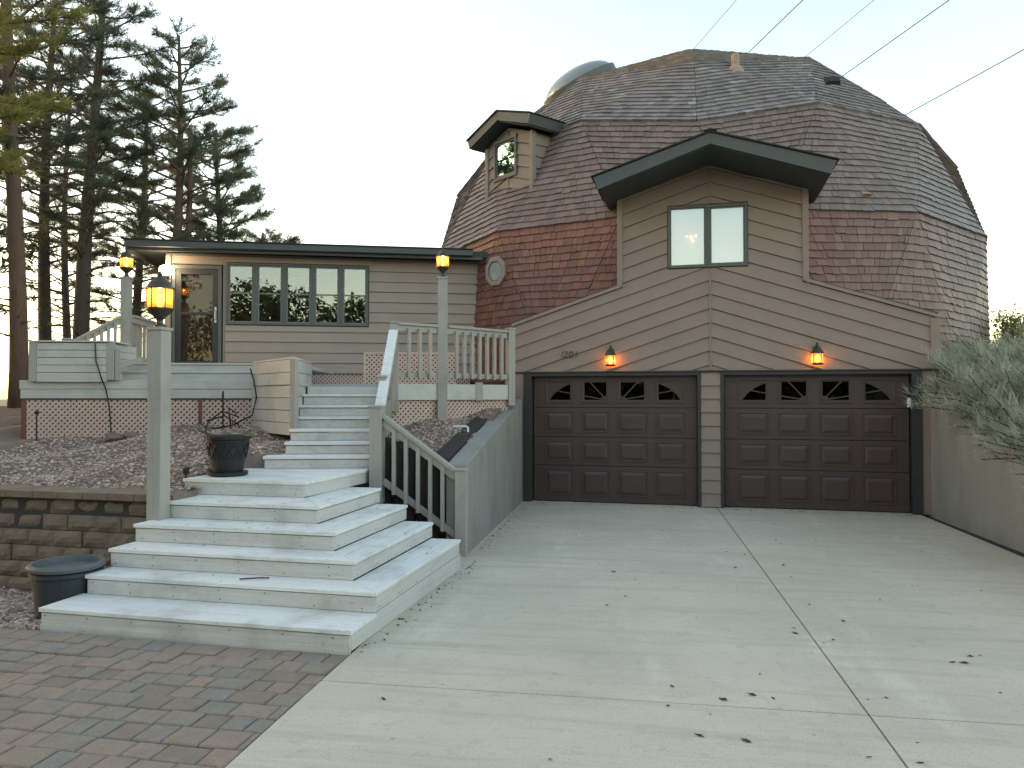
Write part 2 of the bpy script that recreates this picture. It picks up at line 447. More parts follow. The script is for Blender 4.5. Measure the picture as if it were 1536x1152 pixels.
def grid(fn, x0, x1, y0, y1, nx, ny, name, m, keep=None):
    mb = MB(); idx = {}
    for j in range(ny + 1):
        for i in range(nx + 1):
            x = x0 + (x1 - x0) * i / nx; y = y0 + (y1 - y0) * j / ny
            idx[i, j] = len(mb.v); mb.v.append((x, y, fn(x, y)))
    for j in range(ny):
        for i in range(nx):
            cx = x0 + (x1 - x0) * (i + .5) / nx; cy = y0 + (y1 - y0) * (j + .5) / ny
            if keep is None or keep(cx, cy):
                mb.f.append((idx[i, j], idx[i + 1, j], idx[i + 1, j + 1], idx[i, j + 1]))
    return mb.build(name, m, smooth=True)
mb = MB(); mb.add([(-900, -900, -.35), (900, -900, -.35), (900, 900, -.35), (-900, 900, -.35)], [(0, 1, 2, 3)])
structure(mb.build('ground', M_grass))
def left_bank_keep(x, y):
    q = Vector((x - S.o[0], y - S.o[1], 0)); u, v = q.dot(S.u), q.dot(S.v)
    if v < 1.66: return False
    if u > -2.60 and y < 8.6: return False
    if x > -2.62 and y < 12: return False
    return x < -1.2
structure(grid(hill_left, -45, -1.2, 11.5, 45, 150, 110, 'hillside', M_soil, left_bank_keep))
structure(grid(hill_left, -45, -8.0, 6.5, 11.5, 120, 16, 'hillside', M_soil, left_bank_keep))
structure(grid(hill_left, -8.0, -2.4, 6.5, 11.5, 112, 100, 'hillside', M_soil, left_bank_keep))
structure(grid(hill_mid, -1.62, .45, 8.82, 13.2, 70, 120, 'gravel_slope', M_soil, lambda x, y: x < -.66 + .156 * (y - 8.46) and y > 8.92 - .2 * (x + 1.46)))
structure(grid(hill_right, 5.2, 26, -4, 22, 60, 80, 'right_bank', M_soil,
               lambda x, y: (x - 6.33) > .156 * (y - 11.46) if y < 11.8 else x > 6.6))
def bed(x, y):
    q = Vector((x - S.o[0], y - S.o[1], 0)); v = q.dot(S.v)
    return -.02 - .15 * smooth(.0, 1.4, v) + .012 * math.sin(7 * x + 5 * y)
structure(grid(bed, -12, -2.3, 1.5, 8.6, 60, 50, 'gravel_bed', M_soil,
               lambda x, y: (lambda q: q.dot(S.u) < -2.62 and q.dot(S.v) < 1.6)(Vector((x - S.o[0], y - S.o[1], 0)))))

# driveway: cast slabs with open joints over a dark bed
drive = thing('driveway', 'pale concrete driveway', 'driveway', (3, 7, 0))
del drive['label']; del drive['category']; drive['kind'] = 'structure'
def fslab(u0, u1, v0, v1, zt=0.):
    g = .006
    o = MB().box(F, u0 + g, u1 - g, v0 + g, v1 - g, -.12, zt).build('concrete_slab', M_conc, drive, bevel=.003)
    return o
# cross joint passes through (-1.02,4.70) and (2.75,4.08): v about -7.6 in this frame
vj = (Vector((-1.02, 4.70, 0)) - Vector((F.o[0], F.o[1], 0))).dot(F.v)
UDL = (Vector((-1.09, 5.3, 0)) - Vector((F.o[0], F.o[1], 0))).dot(F.u)
for (u0, u1) in ((UDL, 0), (0, 2.92), (2.92, 6.5)):
    for (v0, v1) in ((vj, .9), (vj - 5.2, vj), (vj - 10.4, vj - 5.2)):
        if u0 > 2 and v1 > 0: continue
        fslab(u0, u1, v0, v1)
MB().box(F, UDL + .02, 6.4, vj - 10.3, .2, -.2, -.03).build('joint_bed', M_joint, drive)

# ------------------------------------------------------------------ dome house
house = thing('dome_house', 'brown shingled geodesic dome house with taupe garage front and low side wing', 'house', (3.16, 12.08, 0))
CX, CY, CZ, DR, PH, SQ = 4.287, 18.316, 3.908, 6.251, 0.737, 0.907
def geodesic():
    V = [(0, 0, 1.)]
    z = 1 / math.sqrt(5); r = 2 * z
    for k in range(5): a = 2 * math.pi * k / 5; V.append((r * math.cos(a), r * math.sin(a), z))
    for k in range(5): a = 2 * math.pi * (k + .5) / 5; V.append((r * math.cos(a), r * math.sin(a), -z))
    V.append((0, 0, -1.)); V = np.array(V)
    tri = [t for t in itertools.combinations(range(12), 3) if max(np.linalg.norm(V[a] - V[b]) for a, b in itertools.combinations(t, 2)) < 1.2]
    pts, key, faces = [], {}, []
    def vid(p):
        p = p / np.linalg.norm(p); k = tuple(np.round(p, 4) + 0.)
        if k not in key: key[k] = len(pts); pts.append(p)
        return key[k]
    for t in tri:
        A, B, C = V[list(t)]
        g = {(i, j): vid((A * i + B * j + C * (3 - i - j)) / 3) for i in range(4) for j in range(4 - i)}
        for i in range(3):
            for j in range(3 - i):
                faces.append((g[i, j], g[i + 1, j], g[i, j + 1]))
                if i + j < 2: faces.append((g[i + 1, j], g[i + 1, j + 1], g[i, j + 1]))
    return np.array(pts), faces
gp, gf = geodesic()
theta = np.degrees(np.arccos(np.clip(gp[:, 2], -1, 1)))
ring = np.digitize(theta, [10, 30, 50, 70, 90, 110])
c_, s_ = math.cos(PH), math.sin(PH)
gv = np.stack([CX + DR * (gp[:, 0] * c_ - gp[:, 1] * s_), CY + DR * (gp[:, 0] * s_ + gp[:, 1] * c_), CZ + DR * SQ * gp[:, 2]], 1)
gv[ring == 4, 2] -= .11
gv[ring == 5, 2] = 2.05
cen = np.array([CX, CY, CZ])
facets = []
for f in gf:
    if max(ring[list(f)]) > 5: continue
    a, b, c = gv[list(f)]
    n = np.cross(b - a, c - a)
    if n.dot((a + b + c) / 3 - cen) < 0: f = (f[0], f[2], f[1]); n = -n
    facets.append((f, n / np.linalg.norm(n)))
shell = MB()
for f, n in facets:
    shell.add([gv[i] - n * .02 for i in f], [(0, 1, 2)])
r5 = sorted([i for i in range(len(gv)) if ring[i] == 5], key=lambda i: math.atan2(gv[i][1] - CY, gv[i][0] - CX))
for a, b in zip(r5, r5[1:] + r5[:1]):
    p, q = gv[a].copy(), gv[b].copy(); p0, q0 = p.copy(), q.copy(); p0[2] = q0[2] = -.2
    shell.add([p, q, q0, p0], [(0, 3, 2, 1)])
dome = shell.build('dome_roof', M_siding, house)
# shingle courses: parallel to the seams between the rings
cams = np.array([0, 0, 1.75])
shingles = []      # (score, verts(8), colour)
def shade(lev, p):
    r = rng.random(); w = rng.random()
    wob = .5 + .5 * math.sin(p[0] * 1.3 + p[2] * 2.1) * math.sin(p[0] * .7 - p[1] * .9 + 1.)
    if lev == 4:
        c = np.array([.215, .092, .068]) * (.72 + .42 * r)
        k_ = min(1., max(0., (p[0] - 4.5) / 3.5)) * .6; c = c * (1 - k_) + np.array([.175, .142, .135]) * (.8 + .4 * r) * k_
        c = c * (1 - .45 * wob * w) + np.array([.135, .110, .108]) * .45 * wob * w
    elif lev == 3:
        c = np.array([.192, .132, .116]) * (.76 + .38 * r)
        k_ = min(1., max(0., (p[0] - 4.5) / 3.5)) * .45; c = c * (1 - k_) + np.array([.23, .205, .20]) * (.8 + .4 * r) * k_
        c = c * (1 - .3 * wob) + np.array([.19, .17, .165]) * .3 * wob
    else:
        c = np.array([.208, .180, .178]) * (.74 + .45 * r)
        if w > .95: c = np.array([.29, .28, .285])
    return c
for f, n in facets:
    lo = min(ring[i] for i in f); hi = max(ring[i] for i in f)
    P = gv[list(f)]; m = P.mean(0)
    view = cams - m
    if n.dot(view) < -3.0 or lo == hi: continue
    if m[1] > CY + 2.5: continue
    up = [i for i in f if ring[i] == lo]; dn = [i for i in f if ring[i] == hi]
    # edges as functions of s (0 at lower ring, 1 at upper ring), left to right seen from outside
    if len(dn) == 2:
        A0, B0 = gv[dn[0]], gv[dn[1]]; A1 = B1 = gv[up[0]]
    else:
        A0 = B0 = gv[dn[0]]; A1, B1 = gv[up[0]], gv[up[1]]
    side = np.cross(np.array([0, 0, 1.]), n)       # points to the right seen from outside
    if (B0 - A0 + B1 - A1).dot(side) < 0: A0, B0, A1, B1 = B0, A0, B1, A1
    ht = np.linalg.norm((A1 + B1) / 2 - (A0 + B0) / 2)
    band_h = {5: 2.75, 4: 2.2, 3: 2.05, 2: 2.1, 1: 2.0}[hi]
    nc = max(6, int(round(band_h / .128)))
    for k in range(nc):
        s0 = k / nc; s1 = min(1., (k + 1.25) / nc)
        ov = .0
        L0, R0 = A0 + (A1 - A0) * s0, B0 + (B1 - B0) * s0
        L1, R1 = A0 + (A1 - A0) * s1, B0 + (B1 - B0) * s1
        w0 = np.linalg.norm(R0 - L0); w1 = np.linalg.norm(R1 - L1); w = max(w0, w1)
        if w < .03: continue
        t = -rng.random() * .12 / w
        prev = 0.
        while prev < 1:
            nx = min(1., max(prev + .02, t + rng.uniform(.09, .24) / w)) if w > .12 else 1.
            if 1 - nx < .04 / w: nx = 1.
            a0, b0 = L0 + (R0 - L0) * prev, L0 + (R0 - L0) * nx
            a1, b1 = L1 + (R1 - L1) * prev, L1 + (R1 - L1) * nx
            gap = min(.003, .2 * (nx - prev) * w) * side
            if np.linalg.norm(b0 - a0) > .01: a0, b0 = a0 + gap, b0 - gap
            if np.linalg.norm(b1 - a1) > .01: a1, b1 = a1 + gap, b1 - gap
            dz = (A0 - A1 + B0 - B1); dz = dz / np.linalg.norm(dz)
            jit = dz * (rng.normal() * .005 + (.012 if k == 0 else 0))
            th = .026 + rng.random() * .010
            if k == 0: th += .018
            vs = [a0 + jit - n * .015, b0 + jit - n * .015, b1 - n * .015, a1 - n * .015,
                  a0 + jit + n * th, b0 + jit + n * th, b1 + n * .001, a1 + n * .001]
            mid = (a0 + b1) / 2
            vw = cams - mid; dist = np.linalg.norm(vw)
            score = max(0, n.dot(vw) / dist) * np.linalg.norm(b0 - a0) * np.linalg.norm(a1 - a0) / dist ** 2
            # things standing in front of the dome
            q = mid - np.array([G.o[0], G.o[1], 0]); uu = q[0] * G.u.x + q[1] * G.u.y
            if abs(uu) < 2.2 and mid[2] < 5.6: score *= .0
            if mid[2] < 3.0: score = 0
            shingles.append((score, vs, shade(min(hi - 1, 4), mid)))
            t = prev = nx
shingles.sort(key=lambda q: -q[0])
HEX = [(0, 3, 2, 1), (4, 5, 6, 7), (0, 1, 5, 4), (1, 2, 6, 5), (2, 3, 7, 6), (3, 0, 4, 7)]
for sc, vs, c in shingles[:300]:
    mb = MB(); mb.add(vs, HEX); mb.c = [(*c, 1)] * 8
    mb.build('shingle', M_shingle, dome)
V = np.array([q[1] for q in shingles[300:]]).reshape(-1, 3)
Fc = (np.arange(len(shingles) - 300)[:, None, None] * 8 + np.array(HEX)[None]).reshape(-1, 4)
Cc = np.repeat(np.array([[*q[2], 1.] for q in shingles[300:]]), 8, axis=0)
soup(V, Fc, 'shingle_field', M_shingle, dome, 'stuff', Cc)

# ---- lap siding made of single boards
def clip(poly, a, b, c):
    out = []
    for i, p in enumerate(poly):
        q = poly[(i + 1) % len(poly)]
        dp = a * p[0] + b * p[1] - c; dq = a * q[0] + b * q[1] - c
        if dp <= 0: out.append(p)
        if dp * dq < 0:
            t = dp / (dp - dq); out.append((p[0] + (q[0] - p[0]) * t, p[1] + (q[1] - p[1]) * t))
    return out
def boards(fr, regions, slope, sp, z0, m, parent, v=0., n=40, thick=.026, gap=.968):
    for k in range(n):
        zb = z0 + k * sp + (rng.normal() * .002)
        mb = MB()
        for reg in regions:
            p = clip(clip(reg, slope, -1, -zb), -slope, 1, zb + sp * gap)
            # keep zb <= z - slope*u <= zb+sp
            if len(p) < 3: continue
            ar = .5 * abs(sum(p[i][0] * p[(i + 1) % len(p)][1] - p[(i + 1) % len(p)][0] * p[i][1] for i in range(len(p))))
            if ar < .0015: continue
            fr_pts = []; bk = []
            for u, z in p:
                t = (z - slope * u - zb) / sp
                fr_pts.append(fr.p(u, v - .003 - thick * (1 - t), z)); bk.append(fr.p(u, v + .01, z))
            mb.prism(fr_pts, bk)
        if mb.v: mb.build('siding_board', m, parent)

SL = .327
# garage wall core (a solid volume behind the boards)
gw = MB()
gw.uz(G, [(-3.233, 2.178), (3.233, 2.178), (3.233, 2.945), (1.385, 3.55), (-1.385, 3.55), (-3.233, 2.945)], .012, 2.4)
gw.uz(G, [(-1.385, 3.55), (1.385, 3.55), (1.385, 5.02), (0, 5.455), (-1.385, 5.02)], .25, 2.6)
gw.box(G, -1.385, -.66, .012, .25, 3.55, 5.02); gw.box(G, .58, 1.385, .012, .25, 3.55, 5.02)
gw.box(G, -.66, .58, .012, .25, 3.55, 3.83); gw.box(G, -.66, .58, .012, .25, 4.82, 5.20)
gwall = gw.build('garage_wall', M_siding, house)
def mir(reg): return [(-u, z) for u, z in reg]
regsL = [[(-3.233, 2.178), (-1.385, 2.178), (-1.385, 3.545), (-3.233, 2.94)],
         [(-1.385, 2.178), (-.665, 2.178), (-.665, 5.25), (-1.385, 5.02)],
         [(-.665, 2.178), (-.008, 2.178), (-.008, 3.81), (-.665, 3.81)],
         [(-.665, 4.84), (-.008, 4.84), (-.008, 5.455), (-.665, 5.25)]]
regsR = [mir(regsL[0]), [(u if abs(u) != .665 else .58 * (1 if u > 0 else -1), z) for u, z in mir(regsL[1])],
         [(u if abs(u) != .665 else .58, z) for u, z in mir(regsL[2])], [(u if abs(u) != .665 else .58, z) for u, z in mir(regsL[3])]]
boards(G, regsL, SL, .2245, 2.05 - .2245 * 0, M_siding, gwall, n=34)
boards(G, regsR, -SL, .2245, 2.05 - .2245 * 0, M_siding, gwall, n=34)
def gpart(name, m, *boxes, bevel=.004, parent=house):
    mb = MB()
    for b in boxes: mb.box(G, *b)
    return mb.build(name, m, parent, bevel=bevel)
gpart('center_batten', M_siding, (-.014, .014, -.034, .01, 2.18, 3.80))
gpart('center_batten', M_siding, (-.014, .014, -.034, .01, 4.85, 5.44))
for s in (-1, 1):
    mb = MB(); a, b = sorted((s * 1.385, s * 1.475)); mb.box(G, a, b, -.04, .05, 3.55, 5.03)
    a, b = sorted((s * 1.475, s * 1.45)); mb.box(G, a, b, -.03, 1.6, 3.4, 5.0)
    mb.build('corner_trim', M_siding, house, bevel=.004)
    # sloping flashing where the shoulder meets the dome
    mb = MB(); mb.prism([G.p(s * 1.40, -.05, 3.55), G.p(s * 1.40, .5, 3.55), G.p(s * 1.40, .5, 3.60), G.p(s * 1.40, -.05, 3.60)],
                        [G.p(s * 3.25, -.05, 2.945), G.p(s * 3.25, .5, 2.945), G.p(s * 3.25, .5, 2.995), G.p(s * 3.25, -.05, 2.995)])
    mb.build('sloping_flashing', M_siding, house)
    mb = MB(); mb.prism([G.p(s * 1.38, -.03, 3.595), G.p(s * 1.38, 1.2, 3.595), G.p(s * 1.38, 1.2, 3.62), G.p(s * 1.38, -.03, 3.62)],
                        [G.p(s * 3.27, -.03, 2.99), G.p(s * 3.27, 1.2, 2.99), G.p(s * 3.27, 1.2, 3.015), G.p(s * 3.27, -.03, 3.015)])
    mb.build('shoulder_roof', M_soffit, house)
gpart('corner_trim', M_siding, (3.17, 3.30, -.04, .06, 2.17, 2.93))
gpart('drip_edge', M_casing, (-3.24, 3.20, -.045, .04, 2.155, 2.178))
# right return of the garage with its small dark opening
mb = MB(); mb.box(G, 3.24, 3.30, .06, 2.6, 0, 2.9); mb.build('side_wall', M_siding, house)
mb = MB(); mb.box(G, -3.30, -3.235, .02, 2.4, 0, 2.94); mb.build('side_wall', M_siding, house)
# gable roof over the bay
def gable_roof():
    ap, ev, hw, th = 5.651, 5.105, 1.733, .17
    for s in (-1, 1):
        mb = MB()
        mb.prism([G.p(0, -1.00, ap), G.p(s * hw, -1.00, ev), G.p(s * (hw - .07), -1.00, ev - th - .02), G.p(0, -1.00, ap - th)],
                 [G.p(0, -.955, ap), G.p(s * hw, -.955, ev), G.p(s * (hw - .07), -.955, ev - th - .02), G.p(0, -.955, ap - th)])
        mb.build('rake_fascia', M_green, house, bevel=.004)
        mb = MB()   # eave side fascia and soffit
        mb.prism([G.p(s * hw, -.953, ev), G.p(s * (hw - .03), -.953, ev), G.p(s * (hw - .1), -.953, ev - th), G.p(s * (hw - .07), -.953, ev - th)],
                 [G.p(s * hw, 2.6, ev), G.p(s * (hw - .03), 2.6, ev), G.p(s * (hw - .1), 2.6, ev - th), G.p(s * (hw - .07), 2.6, ev - th)])
        mb.build('eave_fascia', M_green, house)
        mb = MB()
        mb.prism([G.p(0, -.953, ap - th), G.p(s * (hw - .1), -.953, ev - th), G.p(s * (hw - .1), -.953, ev - th - .02), G.p(0, -.953, ap - th - .02)],
                 [G.p(0, 2.6, ap - th), G.p(s * (hw - .1), 2.6, ev - th), G.p(s * (hw - .1), 2.6, ev - th - .02), G.p(0, 2.6, ap - th - .02)])
        mb.build('soffit', M_soffit, house)
        mb = MB()
        mb.prism([G.p(0, -1.03, ap + .028), G.p(s * (hw + .03), -1.03, ev + .02), G.p(s * (hw + .03), -1.03, ev + .003), G.p(0, -1.03, ap + .003)],
                 [G.p(0, 3.0, ap + .028), G.p(s * (hw + .03), 3.0, ev + .02), G.p(s * (hw + .03), 3.0, ev + .003), G.p(0, 3.0, ap + .003)])
        mb.build('roof_deck', M_timber, house)
    mb = MB(); mb.prism([G.p(-.09, -1.05, ap + .02), G.p(0, -1.05, ap + .05), G.p(.09, -1.05, ap + .02)], [G.p(-.09, 2.4, ap + .02), G.p(0, 2.4, ap + .05), G.p(.09, 2.4, ap + .02)])
    mb.build('ridge_cap', M_timber, house)
gable_roof()

def window(fr, u0, u1, z0, z1, name, mframe, msash, mglass, parent, v=-.02, fw=.045, sw=.035, rails=(), depth=.06, back=None, wrap=None):
    mb = MB()
    mb.box(fr, u0, u1, v - .02, v + depth, z0, z0 + fw); mb.box(fr, u0, u1, v - .02, v + depth, z1 - fw, z1)
    mb.box(fr, u0, u0 + fw, v - .02, v + depth, z0 + fw, z1 - fw); mb.box(fr, u1 - fw, u1, v - .02, v + depth, z0 + fw, z1 - fw)
    w = mb.build(name, mframe, parent, bevel=.003)
    a0, a1, b0, b1 = u0 + fw, u1 - fw, z0 + fw, z1 - fw
    mb = MB(); vs = v + .005
    mb.box(fr, a0, a1, vs, vs + .03, b0, b0 + sw); mb.box(fr, a0, a1, vs, vs + .03, b1 - sw, b1)
    mb.box(fr, a0, a0 + sw, vs, vs + .03, b0 + sw, b1 - sw); mb.box(fr, a1 - sw, a1, vs, vs + .03, b0 + sw, b1 - sw)
    zs = [b0 + sw] + [x for r_ in rails for x in (r_ - sw / 2, r_ + sw / 2)] + [b1 - sw]
    for r_ in rails: mb.box(fr, a0 + sw, a1 - sw, vs - .004, vs + .026, r_ - sw / 2, r_ + sw / 2)
    mb.build('sash', msash, w, bevel=.002)
    for i in range(0, len(zs), 2):
        MB().box(fr, a0 + sw - .004, a1 - sw + .004, vs + .012, vs + .018, zs[i] - .004, zs[i + 1] + .004).build('pane', mglass, w)
    if back is not None:
        MB().box(fr, a0, a1, vs + .12, vs + .125, b0, b1).build('reflection_sheet', back, w)  # pale sheet added behind the pane, standing in for reflected sky
    return w
window(G, -.040, .573, 3.825, 4.820, 'bay_window', M_frame, M_wtrim, M_coat, house, rails=(), back=M_reflsheet, sw=.02)

bwn = window(G, -.655, -.042, 3.825, 4.825, 'bay_window', M_frame, M_wtrim, M_coat, house, rails=(), back=M_reflsheet, sw=.016, fw=.036)
for (du, dz, rr) in ((0, 0, .035), (.07, .02, .025), (-.07, .015, .025), (.02, -.06, .03)):
    MB().lathe(G.p(-.29 + du, .06, 4.33 + dz), [(rr * .3, -rr), (rr, -rr * .3), (rr, rr * .3), (rr * .3, rr)], 10).build('lamp_glow', M_dim, bwn, smooth=True)
# ---- garage doors
def garage_door(u0, u1):
    v0 = .10; zs = [.012, .61, 1.087, 1.577, 2.11]
    mb = MB()
    W_ = u1 - u0
    cols = [(.075, .25), (.303, .475), (.528, .705), (.757, .932)]
    wz = (1.577 + .13, 2.11 - .115)
    for i in range(4):
        if i < 3: mb.box(G, u0, u1, v0, v0 + .045, zs[i] + .004, zs[i + 1] - .004)
        else:
            # top section with window openings
            xs = [u0] + [u0 + W_ * x for c in cols for x in (c[0] + .018, c[1] - .018)] + [u1]
            mb.box(G, u0, u1, v0, v0 + .045, zs[3] + .004, wz[0]); mb.box(G, u0, u1, v0, v0 + .045, wz[1], zs[4])
            for j in range(0, len(xs), 2): mb.box(G, xs[j], xs[j + 1], v0, v0 + .045, wz[0], wz[1])
    mb.box(G, u0, u1, v0 + .046, v0 + .06, .012, wz[0] - .02)
    door = mb.build('garage_door', M_gdoor, house, bevel=.003)
    # raised panels
    for i in range(4):
        for c in cols:
            a, b = u0 + W_ * c[0], u0 + W_ * c[1]
            z0, z1 = zs[i] + (.075 if i else .10), zs[i + 1] - .065
            def ringpts(ins, v): return [G.p(a + ins, v, z0 + ins), G.p(b - ins, v, z0 + ins), G.p(b - ins, v, z1 - ins), G.p(a + ins, v, z1 - ins)]
            if i < 3:
                prof = [(0, v0 + .01), (0, v0 - .010), (.012, v0 - .012), (.02, v0 - .002), (.03, v0 - .001), (.075, v0 - .017)]
            else:
                prof = [(0, v0 + .01), (0, v0 - .010), (.02, v0 - .013), (.035, v0 - .003)]
            mb = MB(); rs = [ringpts(*q) for q in prof]
            for q in rs: mb.v += [tuple(p) for p in q]
            for k in range(len(rs) - 1):
                for e in range(4):
                    x, y = k * 4 + e, k * 4 + (e + 1) % 4
                    mb.f.append((x, y, y + 4, x + 4))
            if i < 3: mb.f.append(tuple(range(len(mb.v) - 4, len(mb.v))))
            mb.build('panel', M_gdoor, door)
    # sunburst lights
    for j, c in enumerate(cols):
        a, b = u0 + W_ * (c[0] + .018), u0 + W_ * (c[1] - .018); z0, z1 = wz
        MB().box(G, a - .005, b + .005, v0 + .025, v0 + .031, z0 - .005, z1 + .005).build('pane', M_gglass, door)
        MB().box(G, a - .02, b + .02, v0 + .2, v0 + .21, z0 - .02, z1 + .02).build('unlit_interior', M_dark, door)  # dark sheet standing in for the unlit garage behind the pane
        def P(x, y):   # x measured towards the centre of the door
            if j >= 2: x = 1 - x
            return (a + (b - a) * x, z0 + (z1 - z0) * y)
        grille = MB()
        def poly(pts, va, vb):
            pp = [P(*q) for q in pts]
            if j >= 2: pp = pp[::-1]
            grille.uz(G, pp, va, vb)
        if j in (0, 3):
            poly([(0, 0), (.06, 0), (.25, .33), (.52, .62), (.78, .80), (1, .92), (1, 1), (0, 1)][0:8], v0 + .004, v0 + .02)
            grille.f = []; grille.v = []
            for q in ([(0, 0), (.06, 0), (.25, .33), (0, 1)], [(.25, .33), (.52, .62), (.5, 1), (0, 1)], [(.52, .62), (.78, .80), (1, .92), (1, 1), (.5, 1)]):
                poly(q, v0 + .002, v0 + .02)
            q0, q1 = P(.42, .52), P(1., .38)
            grille.bar(G.p(q0[0], v0 + .008, q0[1]), G.p(q1[0], v0 + .008, q1[1]), .018, .022, G.v)
        else:
            for e in ((.28, 1.), (0., .22)):
                q0, q1 = P(*e), P(1., 0.0)
                grille.bar(G.p(q0[0], v0 + .008, q0[1]), G.p(q1[0], v0 + .008, q1[1]), .018, .026, G.v)
            q = [(1, 0), (.72, 0), (.76, .10), (.86, .19), (1, .24)]
            poly(q[::-1], v0 + .002, v0 + .02)
        grille.build('window_grille', M_gdoor, door)
    return door
garage_door(-2.90, -.215)
garage_door(.215, 2.90)
for s in (-1, 1):
    a, b = sorted((s * 2.915, s * 3.05)); c, d = sorted((s * .15, s * .205))
    gpart('door_casing', M_casing, (a, b, -.03, .12, 0, 2.152)); gpart('door_casing', M_casing, (c, d, -.03, .12, 0, 2.152))
    gpart('door_casing', M_casing, (*sorted((s * .206, s * 2.914)), -.03, .12, 2.10, 2.152))
    gpart('jamb', M_siding, (*sorted((s * 3.052, s * 3.235)), -.01, .3, 0, 2.153))
pil = gpart('pillar', M_siding, (-.148, .148, .0, .3, 0, 2.15))
boards(G, [[(-.148, .01), (.148, .01), (.148, 2.15), (-.148, 2.15)]], 0, .2145, .01, M_siding, pil, v=0, n=11)
gpart('door_sensor', M_white, (2.86, 2.91, .02, .06, 1.60, 1.74))

# house number
def digits():
    x = -2.435
    for ch in '1201':
        cu = bpy.data.curves.new('digit', 'FONT'); cu.body = ch; cu.size = .165; cu.extrude = .006; cu.shear = .12; cu.offset = -.0035
        tmp = bpy.data.objects.new('digit_tmp', cu); COL.objects.link(tmp)
        dg = bpy.context.evaluated_depsgraph_get(); dg.update()
        me = bpy.data.meshes.new_from_object(tmp.evaluated_get(dg))
        me.transform(Matrix(((G.u.x, 0, -G.v.x, 0), (G.u.y, 0, -G.v.y, 0), (0, 1, 0, 0), (0, 0, 0, 1))))
        me.transform(Matrix.Translation(G.p(x, -.038, 2.405)))
        bpy.data.objects.remove(tmp)
        me.materials.clear(); me.materials.append(M_black)
        o = bpy.data.objects.new('digit', me); COL.objects.link(o); o.parent = house; o.matrix_parent_inverse = Matrix.Translation(-house.location)
        x += .062 if ch == '1' else .088
digits()

# ---- dormer on the left shoulder
dw = MB()
dw.uz(DM, [(-.70, 5.0), (.70, 5.0), (.70, 6.70), (0, 6.96), (-.70, 6.70)], .02, 2.2)
dwall = dw.build('dormer_wall', M_sidingd, house)
dL = [[(-.66, 5.0), (-.455, 5.0), (-.455, 6.80), (-.66, 6.71)], [(-.455, 5.0), (-.006, 5.0), (-.006, 5.985), (-.455, 5.985)], [(-.455, 6.785), (-.006, 6.785), (-.006, 6.95), (-.455, 6.80)]]
dR = [[(.006, 5.0), (.27, 5.0), (.27, 5.985), (.006, 5.985)], [(.006, 6.785), (.27, 6.785), (.27, 6.86), (.006, 6.95)], [(.27, 5.0), (.66, 5.0), (.66, 6.71), (.27, 6.86)]]
boards(DM, dL, SL, .225, 4.9, M_sidingd, dwall, n=14); boards(DM, dR, -SL, .225, 4.9, M_sidingd, dwall, n=14)
SD = Fr((DM.p(.70, 0, 0).x, DM.p(.70, 0, 0).y), 51.2 - 90)     # right cheek of the dormer
boards(SD, [[(.06, 5.0), (2.0, 5.0), (2.0, 6.68), (.06, 6.68)]], 0, .225, 4.9, M_sidingd, dwall, n=14)
for s in (-1, 1):
    mb = MB(); mb.box(DM, *sorted((s * .64, s * .735)), -.045, .05, 5.12, 6.72); mb.build('corner_trim', M_sidingd, house, bevel=.004)
mb = MB(); mb.box(DM, -.012, .012, -.036, .01, 5.0, 5.985); mb.box(DM, -.012, .012, -.036, .01, 6.785, 6.94); mb.build('center_batten', M_sidingd, house)
window(DM, -.45, .265, 5.99, 6.78, 'dormer_window', M_frame, M_frame, M_teal, house, v=-.03, fw=.06, sw=.035, depth=.05)
for s in (-1, 1):
    ap, ev, hw, th = 7.214, 6.895, .975, .17
    for nm, m, pr in (('rake_fascia', M_green, [(0, ap), (hw, ev), (hw - .06, ev - th), (0, ap - th)]),):
        mb = MB(); mb.uz(DM, [(s * u, z) for u, z in pr][::s], -.30, -.26); mb.build(nm, m, house, bevel=.003)
    mb = MB(); mb.uz(DM, [(s * u, z) for u, z in [(hw - .03, ev - .005), (hw, ev), (hw - .06, ev - th), (hw - .09, ev - th)]], -.258, 1.6); mb.build('eave_fascia', M_green, house)
    mb = MB(); mb.uz(DM, [(s * u, z) for u, z in [(0, ap - th), (hw - .09, ev - th), (hw - .09, ev - th - .02), (0, ap - th - .02)]], -.258, 1.6); mb.build('soffit', M_soffit, house)
    mb = MB(); mb.uz(DM, [(s * u, z) for u, z in [(0, ap + .03), (hw + .025, ev + .022), (hw + .025, ev + .003), (0, ap + .003)]], -.325, 1.7); mb.build('roof_deck', M_timber, house)

# ---- octagonal window on a lower facet
def ray_px(x, y):
    a = (x - 768) / 1139.; b = (576 - y) / 1139.; c, s = math.cos(R(1)), math.sin(R(1))
    return Vector((a, c - b * s, s + b * c))
def hit_facet(x, y, bias=0.):
    o = Vector((0, 0, 1.75)); d = ray_px(x, y); best = None
    for f, n in facets:
        A, B, C = [Vector(gv[i]) for i in f]; N = Vector(n)
        dn = N.dot(d)
        if dn >= -1e-6: continue
        t = N.dot(A - o) / dn; p = o + d * t
        ok = all((q - r_).cross(p - r_).dot(N) >= -bias for r_, q in ((A, B), (B, C), (C, A)))
        if ok and (best is None or t < best[0]): best = (t, p, N)
    return best
_, pc, pn = hit_facet(746, 407)
px_ = Vector((0, 0, 1)).cross(pn).normalized(); py_ = pn.cross(px_)
def octa(r, h): return [pc + px_ * (r * math.cos(R(22.5 + 45 * k))) + py_ * (r * math.sin(R(22.5 + 45 * k))) + pn * h for k in range(8)]
